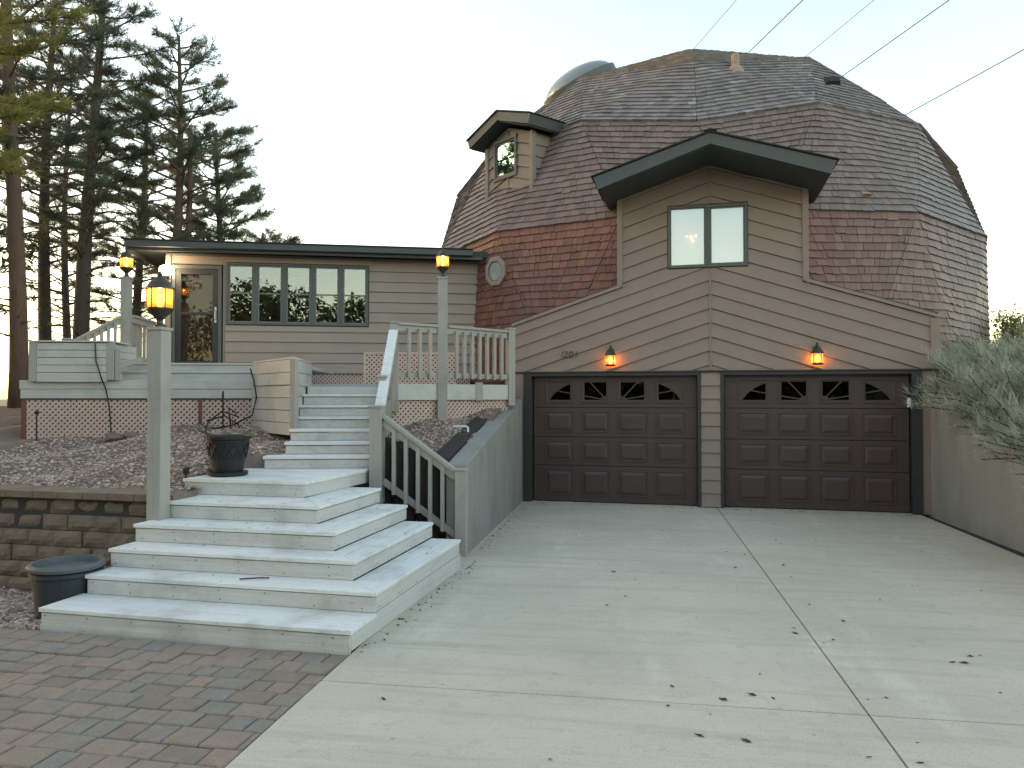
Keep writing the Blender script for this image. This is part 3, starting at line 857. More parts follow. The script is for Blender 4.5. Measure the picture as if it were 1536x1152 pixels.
def octring(ro, ri, h0, h1):
    mb = MB(); a, b, c, d = octa(ro, h0), octa(ro, h1), octa(ri, h1), octa(ri, h0); mb.v = [tuple(p) for q in (a, b, c, d) for p in q]
    for k in range(8):
        e = (k + 1) % 8
        mb.f += [(k, e, 8 + e, 8 + k), (8 + k, 8 + e, 16 + e, 16 + k), (16 + k, 16 + e, 24 + e, 24 + k), (24 + k, 24 + e, e, k)]
    return mb
ow = octring(.29, .20, 0, .07).build('octagonal_window', M_sidingw, house, bevel=.004)
MB().prism(octa(.20, .044), octa(.20, .048)).build('reflection_sheet', M_reflsheet, ow)  # white disc stands in for sky reflected in the octagonal pane
MB().prism(octa(.199, .054), octa(.199, .058)).build('pane', M_glass, ow)
octring(.198, .186, .05, .062).build('sash', M_frame, ow)

# ---- skylight bubble, vent pipe and roof vents
def bubble(center, nrm, rad, flat):
    n = Vector(nrm).normalized(); x = n.cross(Vector((0, 0, 1))).normalized(); y = n.cross(x)
    mb = MB(); N = 32; rows = 9
    for i in range(rows):
        a = math.pi / 2 * i / (rows - 1)
        for k in range(N):
            b = 2 * math.pi * k / N
            mb.v.append(tuple(center + (x * math.cos(b) + y * math.sin(b)) * rad * math.cos(a) + n * rad * flat * math.sin(a)))
    for i in range(rows - 1):
        for k in range(N):
            mb.f.append((i * N + k, i * N + (k + 1) % N, (i + 1) * N + (k + 1) % N, (i + 1) * N + k))
    o = mb.build('skylight_bubble', M_acrylic, house, smooth=True)
    mb = MB(); q = []
    prof = [(rad * 1.06, -.12), (rad * 1.06, .05), (rad * .98, .06), (rad * .98, -.12)]
    for r_, h in prof:
        for k in range(N):
            b = 2 * math.pi * k / N
            mb.v.append(tuple(center + (x * math.cos(b) + y * math.sin(b)) * r_ + n * h))
    for i in range(4):
        for k in range(N):
            a, b2 = i * N + k, i * N + (k + 1) % N; c, d = ((i + 1) % 4) * N + (k + 1) % N, ((i + 1) % 4) * N + k
            mb.f.append((a, b2, c, d))
    mb.build('skylight_curb', M_rim, o)
fac_sky = None
for f, n in facets:
    if sorted(ring[i] for i in f) in ([1, 2, 2],) :
        m = gv[list(f)].mean(0)
        if fac_sky is None or (m[0] * 1.0 + m[1] * .15) < (fac_sky[0][0] + fac_sky[0][1] * .15): fac_sky = (m, n)
sk_c = Vector(fac_sky[0]); sk_n = Vector(fac_sky[1])
bubble(Vector((1.55, 16.75, 8.55)) + sk_n * .12, sk_n, .82, .46)
h = hit_facet(1103, 104)
if h:
    p = h[1]
    mb = MB(); mb.lathe(p + Vector((0, 0, -.1)), [(.075, 0), (.075, .36), (.06, .38)], 14); mb.lathe(p + Vector((0, 0, -.06)), [(.17, -.05), (.15, .05), (.085, .12)], 14)
    mb.build('vent_pipe', M_pipe, house, smooth=False)
h = hit_facet(1297, 292)
if h:
    p, n = h[1], h[2]; x = Vector((0, 0, 1)).cross(n).normalized(); y = n.cross(x)
    mb = MB(); mb.prism([p - x * .08 - y * .05, p + x * .08 - y * .05, p + x * .08 + y * .05, p - x * .08 + y * .05],
                        [p - x * .07 - y * .04 + n * .09, p + x * .07 - y * .04 + n * .09, p + x * .07 + y * .05 + n * .02, p - x * .07 + y * .05 + n * .02])
    mb.build('roof_vent', M_pipe, house)
h = hit_facet(1248, 122, 1.)
if h:
    p, n = h[1], h[2]; x = Vector((0, 0, 1)).cross(n).normalized(); y = n.cross(x)
    mb = MB(); mb.prism([p - x * .14 - y * .08, p + x * .14 - y * .08, p + x * .14 + y * .08, p - x * .14 + y * .08],
                        [p - x * .11 - y * .06 + n * .07, p + x * .11 - y * .06 + n * .07, p + x * .11 + y * .06 + n * .05, p - x * .11 + y * .06 + n * .05])
    mb.build('roof_vent', M_timber, house)

# ---- low wing with the entry door
ww = MB()
ww.box(W, -.60, -.56, .012, 4.5, .9, 4.36)                   # left end
ww.box(W, -.56, -.52, .012, .3, 2.2, 4.36)
ww.box(W, -.52, .40, .012, .3, 4.21, 4.36)
ww.box(W, .39, .45, .012, .3, 2.2, 4.36); ww.box(W, .45, 3.055, .012, .3, 2.2, 3.09); ww.box(W, .45, 3.055, .012, .3, 4.255, 4.36)
ww.box(W, 3.055, 5.6, .012, .3, 2.2, 4.36)
ww.box(W, -.60, 5.6, 4.4, 4.5, .9, 4.36)
wwall = ww.build('wing_wall', M_sidingw, house)
boards(W, [[(3.06, 2.2), (5.6, 2.2), (5.6, 4.36), (3.06, 4.36)], [(.44, 2.2), (3.06, 2.2), (3.06, 3.085), (.44, 3.085)]], 0, .1955, 2.2, M_sidingw, wwall, n=12)
def wpart(name, m, *boxes, parent=house, bevel=.004):
    mb = MB()
    for b in boxes: mb.box(W, *b)
    return mb.build(name, m, parent, bevel=bevel)
wpart('window_header', M_sidingw, (.38, 3.07, -.03, .01, 4.262, 4.36))
wpart('corner_trim', M_sidingw, (-.61, -.52, -.04, .06, 2.2, 4.36))
wpart('interior', M_dark, (-.55, 5.5, 1.9, 1.95, 2.0, 4.36), (-.55, 5.5, .35, 1.9, 4.30, 4.35), (-.55, 5.5, .31, 1.9, 2.12, 2.19))
wr = wpart('wing_roof', M_soffit, (-1.17, 5.3, -.36, 4.8, 4.42, 4.53))
wpart('gutter', M_green, (-1.18, 5.0, -.47, -.362, 4.43, 4.535), parent=wr)
wpart('fascia', M_green, (-1.17, 5.2, -.36, -.33, 4.37, 4.42), parent=wr)
wpart('fascia', M_green, (-1.20, -1.172, -.36, 4.8, 4.36, 4.535), parent=wr)
wpart('frieze_board', M_frame, (-.6, 5.2, -.05, .01, 4.362, 4.40), parent=wr)
wpart('roof_edge', M_timber, (-1.21, 5.0, -.49, -.2, 4.537, 4.56), parent=wr)
for i in range(5):
    window(W, .453 + i * .5195, .453 + (i + 1) * .5195 - .002, 3.10, 4.25, 'double_hung_window', M_frame, M_wtrim, M_glass, house, rails=(3.685,), fw=.04, sw=.026)
# entry door
dr = wpart('front_door', M_frame, (-.50, -.44, -.03, .08, 2.25, 4.19), (.31, .37, -.03, .08, 2.25, 4.19), (-.44, .31, -.03, .08, 4.12, 4.19), (-.44, .31, -.03, .08, 2.25, 2.28))
wpart('storm_frame', M_casing, (-.438, -.34, -.01, .03, 2.282, 4.118), (.21, .308, -.01, .03, 2.282, 4.118), (-.34, .21, -.01, .03, 4.02, 4.118), (-.34, .21, -.01, .03, 2.282, 2.42), (-.34, .21, -.012, .03, 3.27, 3.32), parent=dr)
wpart('pane', M_doorg, (-.342, .212, .008, .014, 3.318, 4.022), parent=dr, bevel=0); wpart('pane', M_doorg, (-.342, .212, .008, .014, 2.418, 3.272), parent=dr, bevel=0)
wpart('inner_door', M_entry, (-.42, .29, .10, .14, 2.28, 4.10), parent=dr)
wpart('kick_plate', M_trim, (-.40, .27, -.016, -.011, 2.31, 2.37), parent=dr)
mb = MB(); mb.tube([W.p(.262, -.01, 3.36), W.p(.262, -.055, 3.35), W.p(.262, -.055, 3.20), W.p(.262, -.01, 3.19)], .011, 8); mb.box(W, .245, .28, -.016, -.008, 3.13, 3.42)
mb.build('door_handle', M_metal, dr)

# ------------------------------------------------------------------ lamps
def lantern(root, base, h, gw, bulb_m, watts):
    """amber carriage lantern standing on its base point; h total height, gw glass radius"""
    b = Vector(base)
    MB().lathe(b, [(gw * .28, 0), (gw * .24, h * .06), (gw * .3, h * .10), (gw * .75, h * .20), (gw * 1.02, h * .26), (gw * 1.05, h * .30)], 16).build('base_cup', M_bronze, root, smooth=False)
    mb = MB(); n = 6
    prof = [(gw * .95, h * .302), (gw * .95, h * .648)]
    for r_, z in prof:
        for k in range(n): mb.v.append((b.x + r_ * math.cos(2 * math.pi * k / n + .3), b.y + r_ * math.sin(2 * math.pi * k / n + .3), b.z + z))
    for k in range(n): mb.f.append((k, (k + 1) % n, n + (k + 1) % n, n + k))
    mb.build('glass', M_amber, root)
    for k in range(n):
        mb = MB(); a = 2 * math.pi * k / n + .3; q = b + Vector((gw * .98 * math.cos(a), gw * .98 * math.sin(a), 0))
        mb.tube([q + Vector((0, 0, h * .29)), q + Vector((0, 0, h * .66))], gw * .05, 6)
        mb.build('cage_bar', M_bronze, root)
    MB().lathe(b, [(gw * 1.12, h * .65), (gw * 1.12, h * .675), (gw * .95, h * .71), (gw * .80, h * .78), (gw * .42, h * .86), (gw * .18, h * .90), (gw * .2, h * .93), (gw * .05, h * .995)], 16).build('lantern_roof', M_bronze, root)
    MB().lathe(b + Vector((0, 0, h * .30)), [(gw * .14, 0), (gw * .2, h * .06), (gw * .36, h * .14), (gw * .36, h * .2), (gw * .1, h * .26)], 12).build('bulb', bulb_m, root, smooth=True)
    pl = point_light('lantern_light', b + Vector((0, 0, h * .60)), watts * .32, col=(1., .48, .17), rad=gw * .1, parent=root)
def lamp_post(name, x, y, z0, z1, w, yaw, h, gw, label, watts):
    root = thing(name, label, 'lamp post', (x, y, z0), 'amber lantern posts')
    fr = Fr((x, y), yaw)
    MB().box(fr, -w / 2, w / 2, -w / 2, w / 2, z0, z1 - .03).build('post', M_trim, root, bevel=.006)
    MB().box(fr, -w / 2 - .012, w / 2 + .012, -w / 2 - .012, w / 2 + .012, z1 - .03, z1).build('post_cap', M_trim, root, bevel=.006)
    MB().lathe((x, y, z1), [(.055, 0), (.05, .02), (.02, .04)], 12).build('mount', M_bronze, root)
    lantern(root, (x, y, z1 + .03), h, gw, M_bulb, watts)
lamp_post('lamp_post', -3.285, 7.07, .2, 2.40, .145, 13, .50, .118, 'tall grey lamp post with amber lantern rising beside the white steps and block wall', 4)
lamp_post('lamp_post', -1.0, 10.93, 1.25, 3.48, .14, -5, .40, .092, 'grey post with amber lantern at the deck railing near the brown dome wall', 3)
lamp_post('lamp_post', -6.21, 12.2, 2.2, 3.68, .135, -5, .42, .10, 'grey lantern post at the porch railing in front of the pine trunks', 3)

def sconce(u, z, label):
    root = thing('wall_lantern', label, 'wall lamp', G.p(u, 0, z), 'garage wall lamps')
    c = G.p(u, -.14, z)
    mb = MB(); mb.box(G, u - .045, u + .045, -.045, -.012, z + .0, z + .17); mb.build('backplate', M_bronze, root, bevel=.006)
    mb = MB(); mb.tube([G.p(u, -.03, z + .12), G.p(u, -.06, z + .20), G.p(u, -.11, z + .215), G.p(u, -.14, z + .17)], .016, 8); mb.build('arm', M_bronze, root)
    MB().lathe(c, [(.095, .055), (.09, .075), (.055, .13), (.02, .17)], 16).build('hood', M_bronze, root)
    MB().lathe(c, [(.07, -.115), (.085, -.105), (.085, -.085)], 16).build('base_ring', M_bronze, root)
    mb = MB()
    for zz in (-.084, .054):
        for k in range(16): mb.v.append((c.x + .078 * math.cos(k * math.pi / 8), c.y + .078 * math.sin(k * math.pi / 8), c.z + zz))
    for k in range(16): mb.f.append((k, (k + 1) % 16, 16 + (k + 1) % 16, 16 + k))
    mb.build('glass', M_amber, root)
    for k in range(4):
        mb = MB(); a = k * math.pi / 2 + .5; q = c + Vector((.082 * math.cos(a), .082 * math.sin(a), 0)); mb.tube([q + Vector((0, 0, -.1)), q + Vector((0, 0, .06))], .006, 6); mb.build('cage_bar', M_bronze, root)
    MB().lathe(c + Vector((0, 0, -.08)), [(.014, 0), (.02, .03), (.032, .06), (.03, .09), (.008, .12)], 10).build('bulb', M_bulb, root, smooth=True)
    point_light('sconce_light', c + G.v * .052 + Vector((0, 0, -.02)), 1.0, col=(1., .45, .16), rad=.012, parent=root)
sconce(-1.575, 2.37, 'lit bronze wall lantern beside the house number above the garage door')
sconce(1.574, 2.36, 'lit bronze wall lantern above the garage door by the concrete wall and shrub')
# porch wall lamp beside the door
root = thing('porch_light', 'glaring porch light on the wall beside the front door', 'wall lamp', W.p(-.56, -.05, 4.0))
MB().box(W, -.60, -.53, -.075, -.04, 3.92, 4.10).build('backplate', M_bronze, root, bevel=.006)
c = W.p(-.56, -.17, 4.06)
mb = MB(); mb.tube([W.p(-.56, -.06, 3.98), W.p(-.56, -.13, 3.93), W.p(-.56, -.17, 3.97)], .014, 8); mb.build('arm', M_bronze, root)
MB().lathe(c, [(.05, -.10), (.11, -.05), (.125, .0), (.10, .06), (.04, .09)], 14).build('shade', M_hot, root, smooth=True)
MB().lathe(c, [(.02, -.14), (.06, -.12), (.055, -.10)], 14).build('cup', M_bronze, root)
point_light('porch_bulb', c + Vector((0, 0, -.0)) + W.v * -.2, 3.5, (1., .68, .38), .06, root)

# ------------------------------------------------------------------ stairs
RS = .155
stairs = thing('entry_staircase', 'weathered white wooden steps wrapping round a corner up to the deck', 'staircase', (S.p(-1.3, 1.2, 0)))
FV = [0, 0, .42, .71, 1.03, 1.40, 1.90]         # front edge of step k
SU = [0, -.03, -.03, -.34, -.66, -1.0, -1.40]   # right edge of step k
UL = [0, -2.56, -2.53, -2.56, -2.58, -2.62, -2.72]
BV = [0, 2.6, 2.56, 2.62, 2.72, 2.82, 3.30]
NO = .015; TT = .032
def plan_pts(lst): return [S.p(u, v, 0) for u, v in lst]
for k in range(1, 6):
    z = RS * k
    # front tread: two boards with a fine gap; mitred at the corner
    vA, vB = FV[k] - NO, FV[k + 1] + .01
    uA, uB = SU[k] + NO, SU[k + 1] + .01
    if k == 1: uB = uA
    vm = (vA + vB) / 2; um = (uA + uB) / 2
    for (va, vb, ua, ub) in ((vA, vm - .002, uA, um), (vm + .002, vB, um, uB)):
        MB().plan(plan_pts([(UL[k] - NO, va), (ua - .002, va), (ub - .002, vb), (UL[k] - NO, vb)]), z - TT, z).build('tread', M_step, stairs, bevel=.005)
    if k > 1:
        for (ua, ub, va, vb) in ((uA, um + .002, vA, vm), (um - .002, uB, vm, vB)):
            MB().plan(plan_pts([(ua, va + .002), (ua, BV[k]), (ub, BV[k]), (ub, vb + .002)]), z - TT, z).build('tread', M_step_side, stairs, bevel=.005)
    # risers
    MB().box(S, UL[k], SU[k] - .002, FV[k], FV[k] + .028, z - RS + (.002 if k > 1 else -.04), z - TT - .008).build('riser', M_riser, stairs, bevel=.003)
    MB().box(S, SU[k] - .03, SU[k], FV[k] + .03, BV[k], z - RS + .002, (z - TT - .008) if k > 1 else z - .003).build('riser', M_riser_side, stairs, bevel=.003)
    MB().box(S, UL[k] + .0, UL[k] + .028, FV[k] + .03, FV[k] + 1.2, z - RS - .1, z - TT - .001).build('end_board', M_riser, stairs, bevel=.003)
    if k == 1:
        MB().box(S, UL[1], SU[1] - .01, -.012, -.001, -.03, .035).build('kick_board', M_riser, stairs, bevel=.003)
# landing (step 6)
z6 = 6 * RS
lp = [S.p(UL[6] - NO, FV[6] - NO, 0), S.p(SU[6] + NO, FV[6] - NO, 0), Vector((-1.60, 8.80, 0)), Vector((-3.05, 8.80, 0)), S.p(UL[6] - NO, 2.9, 0)]
nb = 7
for i in range(nb):      # deck boards laid across
    v0 = FV[6] - NO + i * .215
    reg = [(p.x, p.y) for p in lp]
    q0 = S.p(0, v0 + (.002 if i else 0), 0); q1 = S.p(0, v0 + .213, 0)
    reg = clip(reg, -S.v.x, -S.v.y, -(q0.x * S.v.x + q0.y * S.v.y)); reg = clip(reg, S.v.x, S.v.y, q1.x * S.v.x + q1.y * S.v.y) if reg else reg
    if len(reg) > 2: MB().plan(reg, z6 - TT, z6).build('tread', M_step, stairs, bevel=.004)
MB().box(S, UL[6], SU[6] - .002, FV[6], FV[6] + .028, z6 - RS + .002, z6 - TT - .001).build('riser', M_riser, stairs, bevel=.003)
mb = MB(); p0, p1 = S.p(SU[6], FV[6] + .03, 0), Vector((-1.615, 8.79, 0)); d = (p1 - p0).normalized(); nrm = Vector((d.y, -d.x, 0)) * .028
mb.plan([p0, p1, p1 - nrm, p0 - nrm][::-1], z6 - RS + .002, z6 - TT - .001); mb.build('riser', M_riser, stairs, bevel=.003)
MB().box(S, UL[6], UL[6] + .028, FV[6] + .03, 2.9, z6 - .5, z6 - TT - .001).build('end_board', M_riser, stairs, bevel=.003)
# upper flight, seven risers
RU = (1.939 - z6) / 7; TU = .28
for j in range(7):
    z = z6 + RU * (j + 1); v = j * TU
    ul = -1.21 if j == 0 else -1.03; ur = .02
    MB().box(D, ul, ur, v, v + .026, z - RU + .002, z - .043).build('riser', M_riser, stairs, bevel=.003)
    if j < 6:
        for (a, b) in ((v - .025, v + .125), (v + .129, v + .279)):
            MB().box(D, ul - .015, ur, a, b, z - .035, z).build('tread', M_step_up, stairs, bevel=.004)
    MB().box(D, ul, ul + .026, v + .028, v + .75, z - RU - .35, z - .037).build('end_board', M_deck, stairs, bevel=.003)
# screws
mb = MB()
def screw(p, n):
    x = n.cross(Vector((0, 0, 1)))
    if x.length < .1: x = Vector((1, 0, 0))
    x.normalize(); y = n.cross(x)
    mb.prism([p + (x * math.cos(a) + y * math.sin(a)) * .0055 for a in (0, 1.05, 2.1, 3.14, 4.19, 5.24)], [p + (x * math.cos(a) + y * math.sin(a)) * .0055 + n * .0025 for a in (0, 1.05, 2.1, 3.14, 4.19, 5.24)])
for k in range(1, 7):
    u = UL[k] + .05
    while u < SU[k] - .04:
        for dz in (.028, RS - TT - .028):
            if random.random() < .75: screw(S.p(u + random.uniform(-.02, .02), FV[k] - .001, RS * (k - 1) + dz), -S.v)
        u += .40 if u > UL[k] + .1 else .36
    if 1 < k < 6:
        v = FV[k] + .08
        while v < BV[k] - .05:
            screw(S.p(SU[k] + .001, v, RS * (k - 1) + .03), S.u); v += .4
mb.build('screw_heads', M_screw, stairs, kind='stuff')

def newel(x, y, z0, z1, w, yaw, parent):
    fr = Fr((x, y), yaw)
    MB().box(fr, -w / 2, w / 2, -w / 2, w / 2, z0, z1 - .03).build('newel_post', M_trim, parent, bevel=.006)
    MB().box(fr, -w / 2 - .01, w / 2 + .01, -w / 2 - .01, w / 2 + .01, z1 - .03, z1).build('newel_cap', M_trim, parent, bevel=.008)
def railing(p, q, n, parent, zt0, zt1, zb0, zb1, bw=.04, rail=(.09, .04), low=True):
    """top rail from p at zt0 to q at zt1, n balusters between"""
    p, q = Vector((p[0], p[1], 0)), Vector((q[0], q[1], 0))
    Z = Vector((0, 0, 1))
    MB().bar(p + Z * zt0, q + Z * zt1, rail[0], rail[1]).build('handrail', M_trim, parent, bevel=.006)
    MB().bar(p + Z * (zt0 - rail[1] / 2 - .045), q + Z * (zt1 - rail[1] / 2 - .045), .04, .085).build('upper_rail', M_trim, parent, bevel=.004)
    if low: MB().bar(p + Z * zb0, q + Z * zb1, .04, .07).build('lower_rail', M_trim, parent, bevel=.004)
    d = (q - p); yaw = -math.degrees(math.atan2(d.y, d.x))
    off = Vector((d.y, -d.x, 0)).normalized()
    if off.y > 0: off = -off
    for i in range(n):
        t = (i + 1) / (n + 1); c = p + d * t + off * (.02 + bw / 2 + .002)
        fr = Fr((c.x, c.y), yaw)
        MB().box(fr, -bw / 2, bw / 2, -bw / 2, bw / 2, zb0 + (zb1 - zb0) * t - .05, zt0 + (zt1 - zt0) * t - .06).build('baluster', M_trim, parent, bevel=.003)
newel(-1.535, 8.66, .55, 1.66, .145, 8, stairs)
newel(-.56, 8.42, 0, .965, .125, 8, stairs)
railing((-1.46, 8.64), (-.62, 8.435), 5, stairs, 1.535, .93, .80, .22)
newel(-1.63, 10.5, 1.55, 2.80, .11, -5, stairs)
# upper flight rail with its two short posts, on the right
Z = Vector((0, 0, 1))
MB().bar(Vector((-1.535, 8.75, 1.56)), Vector((-1.63, 10.43, 2.66)), .12, .05).build('handrail', M_step, stairs, bevel=.006)
MB().bar(Vector((-1.50, 8.75, 1.45)), Vector((-1.60, 10.43, 2.55)), .04, .10).build('upper_rail', M_trim, stairs, bevel=.004)
for i in range(6):
    t = (i + .7) / 6.4; MB().box(Fr((-1.47 - .10 * t, 8.75 + 1.68 * t), -5), -.02, .02, -.02, .02, z6 + .12 + .9 * t, 1.42 + 1.1 * t).build('baluster', M_trim, stairs, bevel=.003)
MB().bar(D.p(.04, .0, z6 + .05), D.p(.04, 1.7, 1.85), .04, .26).build('stringer', M_deck, stairs, bevel=.003)
newel(-1.60, 9.35, 1.2, 2.02, .10, -5, stairs)

# ------------------------------------------------------------------ deck
deck = thing('wooden_deck', 'grey painted wooden deck with lattice skirt in front of the low wing', 'deck', D.p(-2, 3, 1.3))
ZD = 1.939
mb = MB(); mb.plan([D.p(-1.03, 1.96, 0), D.p(.1, 1.72, 0), D.p(.81, 2.06, 0), D.p(1.86, 2.86, 0), D.p(1.9, 4.2, 0), D.p(-1.0, 6.0, 0)], ZD - .04, ZD)
mb.plan([D.p(-4.96, 2.12, 0), D.p(-1.86, 2.06, 0), D.p(-1.03, .9, 0), D.p(-1.03, 6, 0), D.p(-4.96, 5.0, 0)], ZD - .04, ZD); mb.build('deck_floor', M_deck, deck)
# left fascia: two boards, and the step platform behind
def dpart(name, m, u0, u1, v0, v1, z0, z1, bevel=.004, parent=deck, **k): return MB().box(D, u0, u1, v0, v1, z0, z1).build(name, m, parent, bevel=bevel, **k)
dpart('fascia_board', M_deck, -4.98, -1.84, 2.05, 2.088, 1.865, 1.985); dpart('fascia_board', M_deck, -4.97, -1.845, 2.06, 2.095, 1.735, 1.862)
dpart('end_fascia', M_deck, -4.98, -4.945, 2.09, 4.8, 1.735, 1.985)
dpart('platform_board', M_deck, -3.88, -1.2, 2.42, 2.455, 1.99, 2.098); dpart('platform_edge', M_deck, -3.9, -1.2, 2.395, 2.44, 2.10, 2.13)
dpart('platform_board', M_deck, -3.95, -1.2, 2.60, 2.635, 2.132, 2.225); dpart('platform_edge', M_deck, -3.97, -1.2, 2.58, 3.0, 2.227, 2.255)
dpart('porch_floor', M_deck, -4.9, -1.2, 2.64, 5.3, 2.17, 2.225)
dpart('joist_light_block', M_dark, -4.94, -1.9, 2.10, 2.14, 1.66, 1.98)  # unseen dark board added to stop light leaking past the fascia
dpart('box_light_block', M_dark, -4.715, -3.8, 2.092, 2.60, 1.94, 2.49)  # dark fill added inside the bench box to block light leaks
# bench box with plank faces at the left end
bz0, bz1 = 1.988, 2.50
for i in range(5):
    h_ = (bz1 - bz0) / 5; zl = -.03 if i == 0 else 0
    dpart('box_plank', M_deck, -4.72, -3.80, 1.985 - .004 * (i % 2), 2.045, bz0 + i * h_ + .003 + zl, bz0 + (i + 1) * h_ - .003, bevel=.003)
    dpart('box_plank', M_deck, -3.79, -3.765, 2.012, 2.9, bz0 + i * h_ + .003, bz0 + (i + 1) * h_ - .003, bevel=.003)
dpart('box_corner', M_trim, -4.82, -4.722, 1.97, 2.03, bz0 - .02, bz1 + .006); dpart('box_corner', M_trim, -3.80, -3.70, 1.975, 2.008, bz0, bz1 + .006); dpart('box_cap', M_deck, -4.83, -3.72, 1.96, 2.6, bz1 + .008, bz1 + .03)
dpart('box_back', M_deck, -4.82, -3.8, 2.62, 2.65, bz0, bz1)
dpart('rail_stub', M_trim, -3.69, -3.645, 1.98, 2.03, 1.985, 2.42)
MB().bar(D.p(-3.67, 2.0, 2.16), D.p(-3.50, 2.4, 2.30), .05, .06).build('rail_stub', M_trim, deck, bevel=.003)
# corner planter box: front face runs diagonally, right face along the steps
cA, cB, cC = D.p(-1.86, 2.06, 0), D.p(-1.02, .67, 0), D.p(-1.08, 2.15, 0)
def face_planks(p, q, z0, z1, n, outn, parent, m, capz=True):
    d = (q - p).normalized(); o = Vector((d.y, -d.x, 0)) * outn
    h_ = (z1 - z0) / n
    for i in range(n):
        prud = .006 * ((i * 7) % 3) / 2
        a, b = z0 + i * h_ + .003, z0 + (i + 1) * h_ - .003
        MB().prism([p + o * prud + Z * a, q + o * prud + Z * a, q + o * prud + Z * b, p + o * prud + Z * b],
                   [p - o * .03 + Z * a, q - o * .03 + Z * a, q - o * .03 + Z * b, p - o * .03 + Z * b]).build('box_plank', m, parent, bevel=.003)
outn = 1
face_planks(cA, cB, 1.27, 1.90, 4, 1, deck, M_deck); face_planks(cB, cC, 1.50, 1.90, 3, 1, deck, M_deck)
ofs = (cB - (cA + cC) / 2).normalized() * .03
cA2, cB2, cC2 = cA + ofs, cB + ofs * 1.3, cC + ofs + D.u * .02
face_planks(cA2, cB2, 1.905, 2.225, 2, 1, deck, M_deck); face_planks(cB2, cC2, 1.905, 2.225, 2, 1, deck, M_deck)
MB().plan([cA2, cB2 + ofs * .4, cC2, cC2 + D.u * -.75], 2.227, 2.25).build('box_cap', M_deck, deck, bevel=.004)
MB().box(Fr((cB2.x, cB2.y), 20), -.045, .03, -.02, .05, 1.27, 2.224).build('box_corner', M_trim, deck, bevel=.004)
# right fascia
fa = [D.p(.12, 1.70, 0), D.p(.81, 2.06, 0), D.p(1.86, 2.86, 0)]
for i in (0, 1):
    p, q = fa[i], fa[i + 1]
    MB().bar(p + Z * 1.825, q + Z * 1.825, .036, .23).build('fascia_board', M_deck, deck, bevel=.004)
t_ = fa[1] + (fa[2] - fa[1]) * .52
MB().box(Fr((t_.x, t_.y - .03), -30), -.06, .06, -.02, .02, 1.70, 1.97).build('splice_block', M_trim, deck, bevel=.004)
railing(D.p(.18, 1.70, 0), D.p(.76, 2.03, 0), 3, deck, 2.775, 2.77, 2.065, 2.065, bw=.045)
railing(D.p(.87, 2.08, 0), D.p(1.80, 2.82, 0), 7, deck, 2.77, 2.77, 2.065, 2.065, bw=.045)
newel(*D.p(1.86, 2.86, 0)[:2], 1.62, 2.83, .115, -30, deck)
# porch rails
pP = Vector((-6.21, 12.2, 0)); pH = W.p(-.62, -.05, 0)
railing(pP + Vector((.07, .04, 0)), pH, 8, deck, 3.06, 3.06, 2.34, 2.34, bw=.045)
railing(pP - Vector((.06, .03, 0)), Vector((-6.80, 11.75, 0)), 6, deck, 3.05, 2.62, 2.36, 2.0, bw=.045)
newel(-6.86, 11.7, 1.3, 2.66, .11, -5, deck)

def lattice(fr, poly, v, parent, name='lattice_panel'):
    mb = MB(); us = [p[0] for p in poly]; zs = [p[1] for p in poly]
    u0, u1, z0, z1 = min(us), max(us), min(zs), max(zs); sp = .078; w = .046
    for sgn, vv in ((1, v), (-1, v + .007)):
        k = -int((z1 - z0) / sp) - 2
        while u0 + k * sp < u1 + (z1 - z0) + sp:
            # strip along the diagonal: u - sgn*(z-z0) between a and a+w
            a = u0 + k * sp if sgn == 1 else u0 + k * sp
            reg = clip(poly, -1, sgn, -(a - sgn * 0) + sgn * z0 * 1.0) if False else poly
            reg = clip(reg, -1, sgn, -a + sgn * z0)
            reg = clip(reg, 1, -sgn, a + w - sgn * z0)
            if len(reg) >= 3: mb.uz(fr, reg, vv, vv + .006)
            k += 1
    return mb.build(name, M_latt, parent, kind='stuff')
lt = lattice(D, [(-4.93, 1.15), (-1.86, 1.22), (-1.86, 1.732), (-4.93, 1.732)], 2.09, deck)
dpart('lattice_post', M_redwood, -4.97, -4.90, 2.085, 2.15, 1.1, 1.732); dpart('lattice_post', M_redwood, -2.60, -2.555, 2.07, 2.088, 1.2, 1.732)
dpart('lattice_post', M_redwood, -4.97, -1.84, 2.08, 2.088, 1.712, 1.733)
dpart('lattice_shade_sheet', M_dark, -4.94, -1.8, 2.5, 2.52, .9, 1.89)  # dark sheet painting in the shade under the deck, also stops light leaks
# lattice under the right fascia
for i in (0, 1):
    p, q = fa[i], fa[i + 1]; L_ = (q - p).length; yaw = -math.degrees(math.atan2(q.y - p.y, q.x - p.x)); fr = Fr((p.x, p.y), yaw)
    lattice(fr, [(0, 1.28 + .06 * i), (L_, 1.36 + .2 * i), (L_, 1.708), (0, 1.708)], .03, deck)
    MB().box(fr, 0, L_, .3, .32, 1.1, 1.7).build('lattice_shade_sheet', M_dark, deck)  # dark sheet for the shade behind the right skirt
